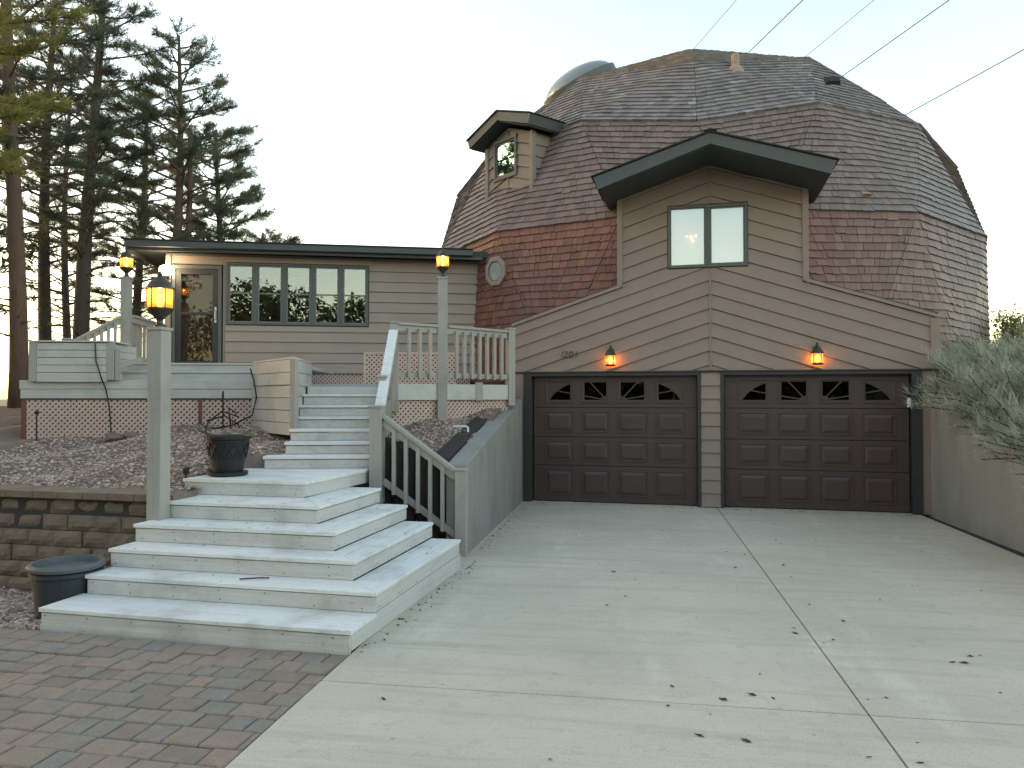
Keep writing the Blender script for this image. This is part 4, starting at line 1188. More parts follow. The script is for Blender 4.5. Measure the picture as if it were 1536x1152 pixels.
# lattice against the wing wall above and below the deck
LW = Fr((D.p(-.47, 3.84, 0).x, D.p(-.47, 3.84, 0).y), -5)
lattice(LW, [(0, ZD), (1.50, ZD), (1.50, 2.47), (0, 2.47)], 0, deck)
mb = MB(); mb.box(LW, -.03, 0, -.01, .03, ZD, 2.50); mb.box(LW, 0, 1.50, -.01, .03, 2.47, 2.50); mb.build('lattice_frame', M_latt, deck)
MB().box(LW, 0, 1.5, .10, .12, ZD, 2.48).build('lattice_shade_sheet', M_dark, deck)  # dark sheet paints the shade seen through this lattice
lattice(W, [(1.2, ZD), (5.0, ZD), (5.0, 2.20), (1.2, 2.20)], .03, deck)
MB().box(W, 1.2, 5.0, .15, .17, ZD - .1, 2.19).build('lattice_shade_sheet', M_dark, deck)  # shade below the wing put in as a dark sheet

# ------------------------------------------------------------------ retaining walls
bw_ = thing('block_retaining_wall', 'brown split-face concrete block retaining wall below the gravel slope', 'retaining wall', S.p(-4, 1.5, -.15))
BH = .158
for r_ in range(7):
    u = -7.2 + (.16 if r_ % 2 else 0) + random.uniform(-.02, .02)
    while u < -2.55:
        w_ = random.choice((.29, .31, .33)); z0 = -.20 + r_ * BH
        v0 = 1.45 + r_ * .012 + random.uniform(-.012, .012)
        u1 = min(u + w_, -2.50)
        if r_ == 6:
            MB().box(S, u + .003, u1 - .003, 1.44, 1.80, z0 + .003, z0 + .075).build('cap_block', M_block, bw_, bevel=.008)
        else:
            # split face: a few bulged points
            mb = MB(); n_ = 4; m_ = 3; g_ = .004
            for j in range(m_ + 1):
                for i in range(n_ + 1):
                    e = 0 if (i in (0, n_) or j in (0, m_)) else 1
                    mb.v.append(tuple(S.p(u + g_ + (u1 - u - 2 * g_) * i / n_, v0 + (.022 if not e else -random.uniform(-.004, .02)), z0 + g_ + (BH - 2 * g_) * j / m_)))
            for j in range(m_):
                for i in range(n_):
                    a = j * (n_ + 1) + i; mb.f.append((a, a + 1, a + n_ + 2, a + n_ + 1))
            b0 = len(mb.v)
            for (uu, zz) in ((u + g_, z0 + g_), (u1 - g_, z0 + g_), (u1 - g_, z0 + BH - g_), (u + g_, z0 + BH - g_)): mb.v.append(tuple(S.p(uu, v0 + .22, zz)))
            c0, c1, c2, c3 = 0, n_, (m_ + 1) * (n_ + 1) - 1, m_ * (n_ + 1)
            mb.f += [tuple(range(0, n_ + 1))[::-1] + (b0, b0 + 1), tuple(range(c3, c2 + 1)) + (b0 + 2, b0 + 3),
                     tuple(range(0, c3 + 1, n_ + 1)) + (b0 + 3, b0), tuple(range(c2, n_ - 1, -(n_ + 1))) + (b0 + 1, b0 + 2)]
            mb.build('wall_block', M_block, bw_)
        u = u1
MB().box(S, -7.2, -2.52, 1.52, 1.66, -.25, .74).build('wall_core', M_joint, bw_)

cw = thing('concrete_retaining_wall', 'sloping grey concrete retaining wall between the white steps and the garage', 'retaining wall', (-.2, 10, 0))
mb = MB(); a0, a1 = Vector((-.50, 8.46, 0)), Vector((.17, 12.75, 0)); d = (a1 - a0).normalized(); o_ = Vector((-d.y, d.x, 0)) * .24
mb.prism([a0 - Z * .1, a0 + o_ - Z * .1, a0 + o_ + Z * 1.0, a0 + Z * 1.0], [a1 - Z * .1, a1 + o_ - Z * .1, a1 + o_ + Z * 1.72, a1 + Z * 1.72])
mb.build('wall', M_wallc, cw, bevel=.012)
mb = MB(); mb.bar(a0 + o_ * 1.5 + Z * 1.0 + d * .15, a1 + o_ * 1.5 + Z * 1.66, .22, .12); tag(mb.build('edging_timber', M_timber, None, bevel=.01), 'dark edging timber lying along the top of the sloping concrete wall', 'timber')
cw2 = thing('concrete_retaining_wall', 'stained concrete retaining wall under the grey-green juniper shrub', 'retaining wall', (5.9, 9, 0))
mb = MB(); a0, a1 = Vector((4.80, 1.8, 0)), Vector((6.26, 11.5, 0)); d = (a1 - a0).normalized(); o2 = Vector((d.y, -d.x, 0)) * .24
am = a0 + (a1 - a0) * .66
for p, q, za, zb in ((a0, am, .15, .95), (am, a1, .95, 1.85)):
    mb.prism([p - Z * .1, p + o2 - Z * .1, p + o2 + Z * za, p + Z * za], [q - Z * .1, q + o2 - Z * .1, q + o2 + Z * zb, q + Z * zb])
mb.build('wall', M_wallc, cw2, bevel=.0)
# upright dark timbers holding the gravel behind the lower rail
for i in range(7):
    t = i / 6; x = -1.46 + .88 * t; y = 8.83 - .18 * t; h_ = 1.30 - .34 * t + random.uniform(-.04, .06)
    mb = MB(); r_ = .062
    mb.tube([(x, y, .0), (x + random.uniform(-.01, .01), y, h_ * .6), (x, y, h_)], [r_, r_ * 1.03, r_ * .97], 9)
    tag(mb.build('edging_post', M_timber, None), 'tallest dark timber post, beside the upper newel of the stair railing' if i == 0 else 'shortest dark timber post, beside the bottom newel of the stair railing' if i == 6 else 'dark timber post between the tallest and shortest ones behind the stair railing', 'timber post', 'upright timbers behind the stair railing')

# ------------------------------------------------------------------ patio pavers
patio = thing('paver_patio', 'x', 'x', S.p(-1.5, -1, 0)); del patio['label']; del patio['category']; patio['kind'] = 'structure'
mb = MB(); mb.plan([S.p(-4.2, -2.2, 0), S.p(-3.6, -2.6, 0), S.p(.5, -2.6, 0), Vector((-1.04, 5.24, 0)), S.p(-2.6, .02, 0), S.p(-3.3, -.6, 0)], -.08, -.032); mb.build('sand_bed', M_joint, patio)
edge_o = F.p(UDL, 0, 0); edge_n = F.u
def paver_mat(name, c):
    m = M_paver.copy(); m.name = name
    for nd in m.node_tree.nodes:
        if nd.type == 'VECT_MATH' and nd.operation == 'SCALE': nd.inputs[0].default_value = c
    return m
PM = [paver_mat('paver_' + str(i), c) for i, c in enumerate(((.265, .205, .162), (.28, .212, .168), (.255, .208, .168), (.24, .205, .175), (.29, .212, .168), (.228, .182, .142)))]
PF = Fr((S.o[0], S.o[1]), 11)
count = 0
v = .0
def in_patio(p):
    return (p - edge_o).dot(edge_n) < -.004
rowi = 0
while v > -3.2:
    dv = random.choice((.15, .17, .195)); u = -4.6 + random.uniform(0, .2)
    while u < 1.2:
        w_ = random.choice((.14, .17, .21, .25)) 
        g_ = .004
        reg = [(u + g_, v - dv + g_), (u + w_ - g_, v - dv + g_), (u + w_ - g_, v - g_), (u + g_, v - g_)]
        pts = [PF.p(a, b, 0) for a, b in reg]
        cpt = sum(pts, Vector()) / 4
        # cut at the driveway edge and leave out what lies beyond the gravel edge
        ll = clip([(p.x, p.y) for p in pts], edge_n.x, edge_n.y, edge_o.x * edge_n.x + edge_o.y * edge_n.y - .006)
        q = Vector((cpt.x - S.o[0], cpt.y - S.o[1], 0)); su, sv = q.dot(S.u), q.dot(S.v)
        vis = cpt.y > 2.9 and abs(cpt.x) / max(cpt.y, .1) < 1.0
        if len(ll) >= 3 and vis and su > -2.62 + sv * 1.15 * 1.0 - .0 and count < 300:
            cx = sum(p[0] for p in ll) / len(ll); cy = sum(p[1] for p in ll) / len(ll)
            zt = -.004 + random.uniform(-.006, .006) + .02 * smooth(-.6, 0, v) * smooth(-1.0, -2.4, su)
            tx, ty = random.uniform(-.02, .02), random.uniform(-.02, .02)
            def top(p, ins, dz):
                x = p[0] + (cx - p[0]) * ins; y = p[1] + (cy - p[1]) * ins
                return Vector((x, y, zt - dz + tx * (x - cx) + ty * (y - cy)))
            mb = MB(); n_ = len(ll)
            rings = [[top(p, 0, .055) for p in ll], [top(p, 0, .010) for p in ll], [top(p, .05, .003) for p in ll], [top(p, .13, 0) for p in ll]]
            for rr in rings: mb.v += [tuple(p) for p in rr]
            for k in range(3):
                for e in range(n_):
                    a, b = k * n_ + e, k * n_ + (e + 1) % n_; mb.f.append((a, b, b + n_, a + n_))
            mb.f.append(tuple(range(3 * n_, 4 * n_)))
            mb.build('paver', random.choice(PM), patio); count += 1
        u += w_
    v -= dv; rowi += 1
print('pavers', count)

# ------------------------------------------------------------------ gravel
ICO = None
def stones(samples, name, smin, smax):
    """samples: list of (x,y,z)"""
    t = (1 + 5 ** .5) / 2
    base = np.array([(-1, t, 0), (1, t, 0), (-1, -t, 0), (1, -t, 0), (0, -1, t), (0, 1, t), (0, -1, -t), (0, 1, -t), (t, 0, -1), (t, 0, 1), (-t, 0, -1), (-t, 0, 1)]) / 1.9
    tri = np.array([(0, 11, 5), (0, 5, 1), (0, 1, 7), (0, 7, 10), (0, 10, 11), (1, 5, 9), (5, 11, 4), (11, 10, 2), (10, 7, 6), (7, 1, 8), (3, 9, 4), (3, 4, 2), (3, 2, 6), (3, 6, 8), (3, 8, 9), (4, 9, 5), (2, 4, 11), (6, 2, 10), (8, 6, 7), (9, 8, 1)])
    P = np.array(samples); N = len(P)
    sz = rng.uniform(smin, smax, N)[:, None, None] * .5
    asp = rng.uniform(.6, 1.25, (N, 1, 3)) * np.array([1, 1, .65])
    a = rng.uniform(0, 6.28, N); ca, sa = np.cos(a), np.sin(a)
    V = base[None] * rng.uniform(.8, 1.15, (N, 12, 1)) * asp * sz
    x = V[..., 0] * ca[:, None] - V[..., 1] * sa[:, None]; y = V[..., 0] * sa[:, None] + V[..., 1] * ca[:, None]
    V = np.stack([x, y, V[..., 2]], -1) + P[:, None]
    T = (np.arange(N)[:, None, None] * 12 + tri[None]).reshape(-1, 3)
    pal = np.array([(.31, .215, .172), (.23, .155, .122), (.385, .29, .24), (.165, .112, .088), (.29, .22, .18), (.46, .375, .32)])
    c = pal[rng.integers(0, len(pal), N)] * rng.uniform(.9, 1.45, (N, 1))
    C = np.repeat(np.concatenate([c, np.ones((N, 1))], 1), 12, 0)
    return soup(V.reshape(-1, 3), T, name, M_gravel, None, 'stuff', C)
smp = []
while len(smp) < 9500:
    u, v = random.uniform(-6.2, -2.4), random.uniform(1.8, 5.6); p = S.p(u, v, 0)
    if p.y < 10.75 and p.x < -2.62 + .0 and not (p.x > -3.1 and p.y < 8.75 and u > -2.74): 
        q = Vector((p.x - D.o[0], p.y - D.o[1], 0))
        if q.dot(D.v) > 2.4: continue
        smp.append((p.x, p.y, hill_left(p.x, p.y) + .004))
g = stones(smp, 'slope_gravel', .022, .050); tag(g, 'reddish grey gravel covering the slope below the deck lattice', 'gravel')
smp = []
while len(smp) < 2600:
    x, y = random.uniform(-1.6, .1), random.uniform(8.85, 12.0)
    if x < -.74 + .156 * (y - 8.46) and y > 8.93 - .2 * (x + 1.46): smp.append((x, y, hill_mid(x, y) + .004))
g = stones(smp, 'slope_gravel', .022, .05); tag(g, 'gravel strip between the stair railing and sloping concrete wall', 'gravel')
smp = []
while len(smp) < 5200:
    u, v = random.uniform(-4.6, -2.50), random.uniform(-2.4, 1.45); p = S.p(u, v, 0)
    if v < .05 and u > -2.62 + v * 1.15 - random.uniform(0, .05): continue
    if v >= 0 and u > -2.6: continue
    smp.append((p.x, p.y, bed(p.x, p.y) + .006))
g = stones(smp, 'bed_gravel', .03, .065); tag(g, 'coarse gravel bed at the foot of the block wall', 'gravel')

# ------------------------------------------------------------------ pots and small things
def pot_small():
    x, y = -2.98, 7.98
    root = thing('planter_pot', 'empty black plastic planter with lattice relief on the stair landing', 'planter', (x, y, z6))
    MB().lathe((x, y, z6), [(.17, 0), (.20, .012), (.205, .045), (.19, .045), (.18, .02)], 28).build('saucer', M_pot, root)
    MB().lathe((x, y, z6), [(.145, .022), (.155, .05), (.215, .375), (.235, .385), (.24, .42), (.222, .42), (.20, .36), (.02, .34)], 28).build('bowl', M_pot, root, smooth=False)
    mb = MB()
    def rp(a, z): r_ = .155 + (.215 - .155) * (z - .05) / .325 + .004; return Vector((x + r_ * math.cos(a), y + r_ * math.sin(a), z6 + z))
    n = 14
    for k in range(n):
        for s in (-1, 1):
            a = 2 * math.pi * k / n; mb.tube([rp(a + s * t * 2 * math.pi / n * 1.0, .20 + .14 * t) for t in (0, .5, 1)], .006, 5)
    for zz in (.19, .345): mb.tube([rp(2 * math.pi * k / 28, zz) for k in range(29)], .006, 5)
    mb.build('lattice_relief', M_pot, root)
pot_small()
def pot_big():
    x, y = -3.70, 6.34; z0 = -.12
    root = thing('large_pot', 'large blue-grey round pot with pale rim beside the bottom steps', 'planter', (x, y, z0))
    MB().lathe((x, y, z0), [(.20, 0), (.215, .03), (.25, .36), (.255, .40), (.27, .41), (.27, .44), (.255, .45)], 32).build('body', M_bigpot, root)
    MB().lathe((x, y, z0), [(.262, .452), (.285, .46), (.295, .485), (.28, .505), (.255, .505), (.245, .34)], 32).build('rim', M_rim, root)
    MB().lathe((x, y, z0), [(.243, .36), (.15, .385), (.02, .39)], 24).build('soil', M_joint, root)
pot_big()
# spiky dead plant with black stakes by the lattice
root = thing('plant_stakes', 'black bent wire plant stakes in front of the lattice skirt', 'plant stakes', (-3.85, 10.2, 1.28))
gx, gy = -3.9, 10.25
for (dx, h_, bend) in ((-.25, .28, .3), (0, .55, .0), (.26, .22, -.28), (.12, .33, .2)):
    mb = MB(); mb.tube([(gx + dx, gy, 1.22), (gx + dx * .8, gy, 1.25 + h_ * .6), (gx + dx * .3 + bend * .2, gy, 1.28 + h_), (gx + dx * .2 + bend * .9, gy - .03, 1.25 + h_ * .85)], .011, 6)
    mb.build('stake', M_black, root)
root = thing('garden_spotlight', 'small black garden spotlight at the edge of the stair landing', 'garden light', (-3.33, 7.9, .9))
MB().lathe((-3.37, 7.86, .86), [(.008, 0), (.008, .09), (.03, .10), (.036, .15), (.03, .165)], 10).build('head', M_black, root)
MB().lathe((-3.37, 7.86, .86), [(.018, .05), (.018, .07)], 8).build('collar', M_black, root)
mb = MB(); mb.tube([D.p(-3.95, 1.97, 2.49), D.p(-3.93, 1.955, 2.25), D.p(-3.86, 1.955, 2.02), D.p(-3.82, 2.02, 1.85), D.p(-3.78, 2.03, 1.6), D.p(-3.70, 1.9, 1.27)], .010, 6)
mb.build('cord', M_black, deck)
mb = MB(); mb.tube([D.p(-1.88, 2.02, 2.15), D.p(-1.80, 1.88, 2.0), D.p(-1.74, 1.80, 1.75), D.p(-1.82, 1.9, 1.5), D.p(-2.1, 1.95, 1.36), D.p(-2.45, 1.85, 1.30)], .011, 6)
mb.build('cord', M_black, deck)
root = thing('path_light', 'thin black path light stake at the lattice by the left end of the deck', 'garden light', (-6.35, 10.15, 1.2))
MB().tube([(-6.35, 10.15, 1.1), (-6.35, 10.15, 1.52)], .01, 6).build('stake', M_black, root)
MB().lathe((-6.35, 10.15, 1.52), [(.012, 0), (.04, .02), (.012, .06)], 8).build('head', M_black, root)
g = stones([(-5.42, 10.35, hill_left(-5.42, 10.35) + .06)], 'garden_stone', .30, .30); del g['kind']; tag(g, 'lumpy grey stone on the gravel against the lattice', 'stone')
g = stones([(-5.18, 10.33, hill_left(-5.18, 10.33) + .04)], 'garden_stone', .2, .2); del g['kind']; tag(g, 'smaller grey stone beside the lumpy one at the lattice', 'stone')
mb = MB(); mb.tube([(-.78, 10.15, 1.36), (-.60, 10.1, 1.36), (-.585, 10.1, 1.35), (-.585, 10.08, 1.20)], .014, 8)
tag(mb.build('drain_pipe', M_white), 'short white bent pipe sticking out of the gravel', 'pipe')
mb = MB(); mb.tube([(-3.55, 8.9, hill_left(-3.55, 8.9)), (-3.9, 9.8, hill_left(-3.9, 9.8) + .02), (-4.2, 10.2, 1.3)], .012, 6)
tag(mb.build('soaker_hose', M_black), 'black hose end lying on the gravel slope', 'hose')

# fallen leaves
def leaf_mesh(i):
    mb = MB(); L_ = random.uniform(.028, .06); w_ = L_ * random.uniform(.3, .5)
    mb.v = [(0, -L_, .004), (w_, -.2 * L_, .014), (w_ * .7, .5 * L_, .008), (0, L_, .016), (-w_ * .7, .5 * L_, .012), (-w_, -.2 * L_, .006), (0, 0, .004)]
    mb.f = [(0, 1, 6), (1, 2, 6), (2, 3, 6), (3, 4, 6), (4, 5, 6), (5, 0, 6)]
    me = bpy.data.meshes.new('fallen_leaf'); me.from_pydata(mb.v, [], mb.f); me.materials.append(M_leaf); return me
LM = [leaf_mesh(i) for i in range(6)]
spots = []
for (px, py) in ((575, 1049), (1128, 1043), (1085, 1050), (1048, 1104), (1119, 1112), (1002, 1060), (825, 1140), (1303, 1137), (1455, 985), (1428, 994), (1446, 995), (1470, 984), (1265, 932), (1192, 950), (1175, 848), (1103, 852), (1090, 828), (938, 895), (920, 858), (1008, 1030), (1065, 1072), (1160, 1048), (1140, 1012), (1250, 960), (1302, 1050), (1376, 1115), (910, 908), (898, 846), (1187, 866), (1235, 965), (1380, 1145), (700, 905), (1320, 900), (1500, 1040)):
    d_ = ray_px(px, py); t = -1.75 / d_.z; spots.append((d_.x * t, d_.y * t))
for i in range(18): spots.append((random.uniform(1.0, 5.2), random.uniform(4.0, 9.5)))
for i, (x, y) in enumerate(spots):
    o = bpy.data.objects.new('fallen_leaf', random.choice(LM)); COL.objects.link(o)
    s_ = .62 if i < 20 else .42
    o.location = (x, y, .001); o.rotation_euler = (random.uniform(-.2, .2), random.uniform(-.2, .2), random.uniform(0, 6.28)); o.scale = (s_, s_, s_)
    tag(o, 'dry brown leaf lying on the concrete driveway', 'leaf', 'fallen leaves on the driveway')
vs = []; ts = []
for i in range(420):
    m_ = random.random()
    if m_ < .45: p = G.p(random.uniform(-2.9, 2.9), -abs(random.gauss(.02, .12)) - .03, .004)
    elif m_ < .65: t = random.random(); p = Vector((-.44 + .62 * t, 8.5 + 4 * t, .004)) + F.u * abs(random.gauss(.02, .1))
    elif m_ < .85: p = G.p(random.uniform(-2.9, 3.1), -random.uniform(.1, 3.5), .004)
    else: p = S.p(.0 + abs(random.gauss(.02, .05)), random.uniform(0, 3.0), .004)
    a = random.uniform(0, 6.28); l = random.uniform(.008, .026); w_ = l * .45
    dx, dy = Vector((math.cos(a), math.sin(a), 0)), Vector((-math.sin(a), math.cos(a), 0)); n_ = len(vs)
    vs += [p - dx * l, p + dy * w_ + Vector((0, 0, .006)), p + dx * l, p - dy * w_ + Vector((0, 0, .003))]; ts += [(n_, n_ + 3, n_ + 1), (n_ + 1, n_ + 3, n_ + 2)]
o = soup(np.array([tuple(q) for q in vs]), np.array(ts), 'leaf_litter', M_leaf, None, 'stuff'); tag(o, 'crumbled leaf litter along the garage doors and walls', 'leaf litter')
mb = MB(); p = S.p(-1.10, .62 - .12, RS * 2 + .012)
mb.tube([S.p(-1.0, .60, .322), S.p(-1.06, .56, .328), S.p(-1.14, .55, .322), S.p(-1.2, .50, .324)], .006, 5); tag(mb.build('fallen_twig', M_leaf), 'small dark twig lying on the second white step', 'twig')
vs = []; ts = []
for i in range(90):
    k = random.choice((2, 3, 4, 5)); 
    if random.random() < .55: p = S.p(random.uniform(SU[k + 1] + .05, SU[k]), random.uniform(1.6, BV[k] - .02), RS * k + .003)
    else: p = S.p(random.uniform(UL[k], SU[k] - .3), random.uniform(FV[k], FV[k + 1] - .02), RS * k + .003)
    a = random.uniform(0, 6.28); l = random.uniform(.006, .022); w_ = l * .4
    dx, dy = Vector((math.cos(a), math.sin(a), 0)), Vector((-math.sin(a), math.cos(a), 0)); n_ = len(vs)
    vs += [p - dx * l, p + dy * w_ + Vector((0, 0, .004)), p + dx * l, p - dy * w_ + Vector((0, 0, .003))]; ts += [(n_, n_ + 3, n_ + 1), (n_ + 1, n_ + 3, n_ + 2)]
o = soup(np.array([tuple(q) for q in vs]), np.array(ts), 'leaf_litter', M_leaf, None, 'stuff'); tag(o, 'scraps of dry leaf on the white stair treads', 'leaf litter')

# ------------------------------------------------------------------ trees
def blades(centers, dirs, n, length, width, spread):
    """n thin triangles around every centre, leaning along dirs"""
    N = len(centers)
    c = np.repeat(centers, n, 0)
    d = np.repeat(dirs, n, 0) + rng.normal(size=(N * n, 3)) * spread
    d /= np.linalg.norm(d, axis=1)[:, None]
    l = length * rng.uniform(.6, 1.15, (N * n, 1)); w = width * rng.uniform(.7, 1.3, (N * n, 1))
    s = np.cross(d, rng.normal(size=(N * n, 3))); s /= np.linalg.norm(s, axis=1)[:, None] + 1e-9
    c = c + rng.normal(size=c.shape) * length * .18
    V = np.stack([c - s * w / 2, c + s * w / 2, c + d * l], 1).reshape(-1, 3)
    T = np.arange(N * n * 3).reshape(-1, 3)
    return V, T
def pine(x, y, h, lean, crown0, rad, seed, label, bark, needle, nbr=64, rtrunk=.16, dens=1.0, top_frac=.25, z0=None, twin=False, asym=(0, 0), blade=(24, .17, .013), group='pines behind the deck'):
    rg = random.Random(seed)
    z0 = hill_left(x, y) - .1 if z0 is None else z0
    root = thing('pine_tree', label, 'tree', (x, y, z0), group)
    B = Vector((x, y, z0))
    def axis(t): return B + Vector((lean[0] * t + .10 * math.sin(5 * t + seed), lean[1] * t + .08 * math.sin(4 * t + 2 * seed), h * t))
    mb = MB(); ts = [i / 16 for i in range(17)]
    mb.tube([axis(t) for t in ts], [rtrunk * (1.15 - t) ** .9 * (1.12 if i == 0 else 1) + .01 for i, t in enumerate(ts)], 10)
    if twin:
        off = Vector((.28, .1, 0)); mb.tube([axis(t) + off * (1 - .4 * t) for t in ts[:13]], [rtrunk * .8 * (1.1 - t) + .01 for t in ts[:13]], 9)
    mb.build('trunk', bark, root, smooth=True)
    limbs = MB(); cen = []; dirs = []
    # bare dead limbs low on the trunk
    for i in range(26):
        t = rg.uniform(.10, crown0 + .12); p = axis(t); a = rg.uniform(0, 6.28); l = rg.uniform(.5, 1.6)
        d = Vector((math.cos(a), math.sin(a), rg.uniform(-.15, .3)))
        limbs.tube([p, p + d * l * .5 + Vector((0, 0, .03)), p + d * l + Vector((0, 0, -.1 * l))], [.022, .014, .005], 4)
        for j in range(2):
            q = p + d * l * rg.uniform(.3, .8); e = Vector((math.cos(a + rg.uniform(-1, 1)), math.sin(a + rg.uniform(-1, 1)), rg.uniform(-.3, .4)))
            limbs.tube([q, q + e * l * .4], [.009, .003], 3)
    for i in range(nbr):
        f = (i + rg.random()) / nbr; t = crown0 + (1 - crown0) * f * .985
        p = axis(t); a = i * 2.4 + rg.uniform(-.5, .5)
        prof = min(1., (1 - f) / top_frac) ** .75 * (.62 + .38 * min(1, f / .3)) 
        l = rad * prof * rg.uniform(.65, 1.12) + .18
        out = Vector((math.cos(a) + asym[0], math.sin(a) + asym[1], 0))
        rise = .10 + .75 * f + rg.uniform(-.1, .2)
        pts = [p, p + out * l * .4 + Vector((0, 0, l * .14)), p + out * l * .75 + Vector((0, 0, l * .30 * (rise + .3))), p + out * l + Vector((0, 0, l * .5 * (rise + .2)))]
        limbs.tube(pts, [.035 * (1 - .6 * f) + .008, .022, .013, .006], 5)
        nsub = max(4, int(l * 8.5 * dens))
        for j in range(nsub):
            s_ = rg.uniform(.28, 1.0); k = min(2, int(s_ * 3)); q = pts[k].lerp(pts[k + 1], s_ * 3 - k if k < 2 else min(1, s_ * 3 - 2))
            sa = a + rg.uniform(-1.2, 1.2); sl = rg.uniform(.18, .55) * (1.15 - .5 * s_)
            sd = Vector((math.cos(sa), math.sin(sa), rg.uniform(.0, .75))).normalized()
            e = q + sd * sl
            limbs.tube([q, e], [.009, .004], 3)
            m_ = max(2, int(sl / .11))
            for w_ in range(m_):
                cp = q.lerp(e, (w_ + 1) / m_); cen.append(tuple(cp)); dirs.append(tuple((sd + Vector((0, 0, .35))).normalized()))
    limbs.build('limbs', bark, root)
    V, T = blades(np.array(cen), np.array(dirs), blade[0], blade[1], blade[2], .65)
    soup(V, T, 'crown', needle, root)
    return len(T)
def at(px, d): return ((px - 768) / 1139. * d, d)
tot = 0
tot += pine(*at(18, 14.8), 12.5, (-.1, 0), .34, 1.9, 1, 'reddish pine trunk standing at the left end of the deck', M_barkred, M_needle, 66, .15, 1.0)
tot += pine(*at(66, 19.5), 12.0, (.15, 0), .30, 1.7, 2, 'dark slender pine between the reddish trunk and the grey trunk', M_bark, M_needle, 60, .15, .9)
tot += pine(*at(120, 17.2), 10.35, (.38, 0), .30, 1.55, 3, 'tall pine with pale grey leaning trunk behind the bench box', M_bark, M_needle, 62, .17, .95, .42)
tot += pine(*at(100, 24), 11.0, (0, 0), .25, 1.7, 8, 'thin background pine half hidden behind the grey trunk', M_bark, M_needle, 50, .12, .9)
tot += pine(*at(203, 22.5), 9.6, (.25, 0), .22, 1.7, 4, 'dark pine rising behind the porch lantern post', M_bark, M_needle, 60, .13, 1.0)
tot += pine(*at(256, 18.2), 9.05, (.15, 0), .36, 1.6, 5, 'pointed green pine with twin reddish trunks behind the wing roof', M_barkred, M_needle2, 66, .13, 1.1, .5, twin=True)
tot += pine(*at(322, 20.5), 7.6, (.1, 0), .22, 2.0, 6, 'broad bushy pine behind the wing roof', M_bark, M_needle2, 66, .13, 1.2, .75)
tot += pine(*at(392, 23.5), 5.4, (.1, 0), .2, 1.5, 7, 'low spreading pine showing just above the wing roof', M_bark, M_needle2, 40, .12, 1.1, .7)
tot += pine(-8.75, 11.2, 8.4, (.1, -.2), .46, 1.7, 11, 'yellow-green conifer bough leaning in beside the pines', M_bark, M_yellow, 44, .13, 1.2, .5)
for i, (x, y, hh) in enumerate(((-13.0, 9.2, 11), (-15.5, 12.0, 12), (-12.5, 5.2, 10), (-15, 7.2, 11.5), (-13.5, 1.5, 10.5), (-17, 4, 12), (-12.4, 13.8, 11), (-14.2, 17.0, 12))):  # unseen conifers added left of view to block low warm sky light
    tot += pine(x, y, hh, (.1, 0), .03, 2.3, 50 + i, 'full-skirted unseen conifer added to block low warm light from the left', M_bark, M_needle, 60, .15, .45, z0=-.3, blade=(9, .34, .06), group='added light-blocking conifers')
print('needles', tot)

# broad-leaved trees across the street, behind the viewer: they show as reflections in the windows
def leafcloud(center, rads, n, size, flat=.0):
    u = rng.normal(size=(n, 3)); u /= np.linalg.norm(u, axis=1)[:, None]
    r = rng.uniform(.55, 1.0, (n, 1)) ** .6
    P = np.array(center) + u * r * np.array(rads) * (1 + .18 * np.sin(u[:, :1] * 7 + u[:, 1:2] * 5 + u[:, 2:] * 6))
    a = rng.normal(size=(n, 3)); a /= np.linalg.norm(a, axis=1)[:, None]
    b = np.cross(a, rng.normal(size=(n, 3))); b /= np.linalg.norm(b, axis=1)[:, None]
    s = size * rng.uniform(.6, 1.3, (n, 1))
    return np.stack([P - a * s, P + b * s * .5, P + a * s, P - b * s * .5], 1).reshape(-1, 3)
def broad_tree(x, y, h, rad, label, seed):
    rg = random.Random(seed); root = thing('broadleaf_tree', label, 'tree', (x, y, -.3), 'trees across the street')
    mb = MB(); mb.tube([(x, y, -.4), (x + .1, y, h * .25), (x - .1, y, h * .5), (x, y, h * .8)], [.25, .2, .15, .05], 9)
    Vs = []
    for k in range(9):
        a = rg.uniform(0, 6.28); r_ = rad * rg.uniform(.25, .75); z = h * rg.uniform(.38, .9); e = Vector((x + r_ * math.cos(a), y + r_ * math.sin(a), z))
        mb.tube([(x, y, h * rg.uniform(.25, .5)), tuple((e + Vector((x, y, z * .8))) / 2), tuple(e)], [.09, .06, .02], 6)
        Vs.append(leafcloud(tuple(e), (rad * .5, rad * .5, rad * .42), 900, .12))
    mb.build('trunk', M_bark, root, smooth=True)
    V = np.concatenate(Vs); soup(V, np.arange(len(V)).reshape(-1, 4), 'crown', M_treeleaf, root)
broad_tree(-10.5, -14, 11.5, 3.4, 'round broad-leaved tree across the street opposite the wing windows', 21)
broad_tree(-4.6, -13, 7.2, 3.2, 'round broad-leaved tree across the street, facing the front door', 22)
broad_tree(-16, -11, 9.5, 3.4, 'tall broad-leaved tree across the street reflected in the dormer glass', 23)
for i, (x, y, h_) in enumerate(((-24, -13, 8), (.6, -17, 8.5), (8.5, -17, 7), (15, -18, 7.5), (22, -14, 8))):
    broad_tree(x, y, h_, 3.2, 'broad-leaved tree in the row across the street facing the garage', 40 + i)

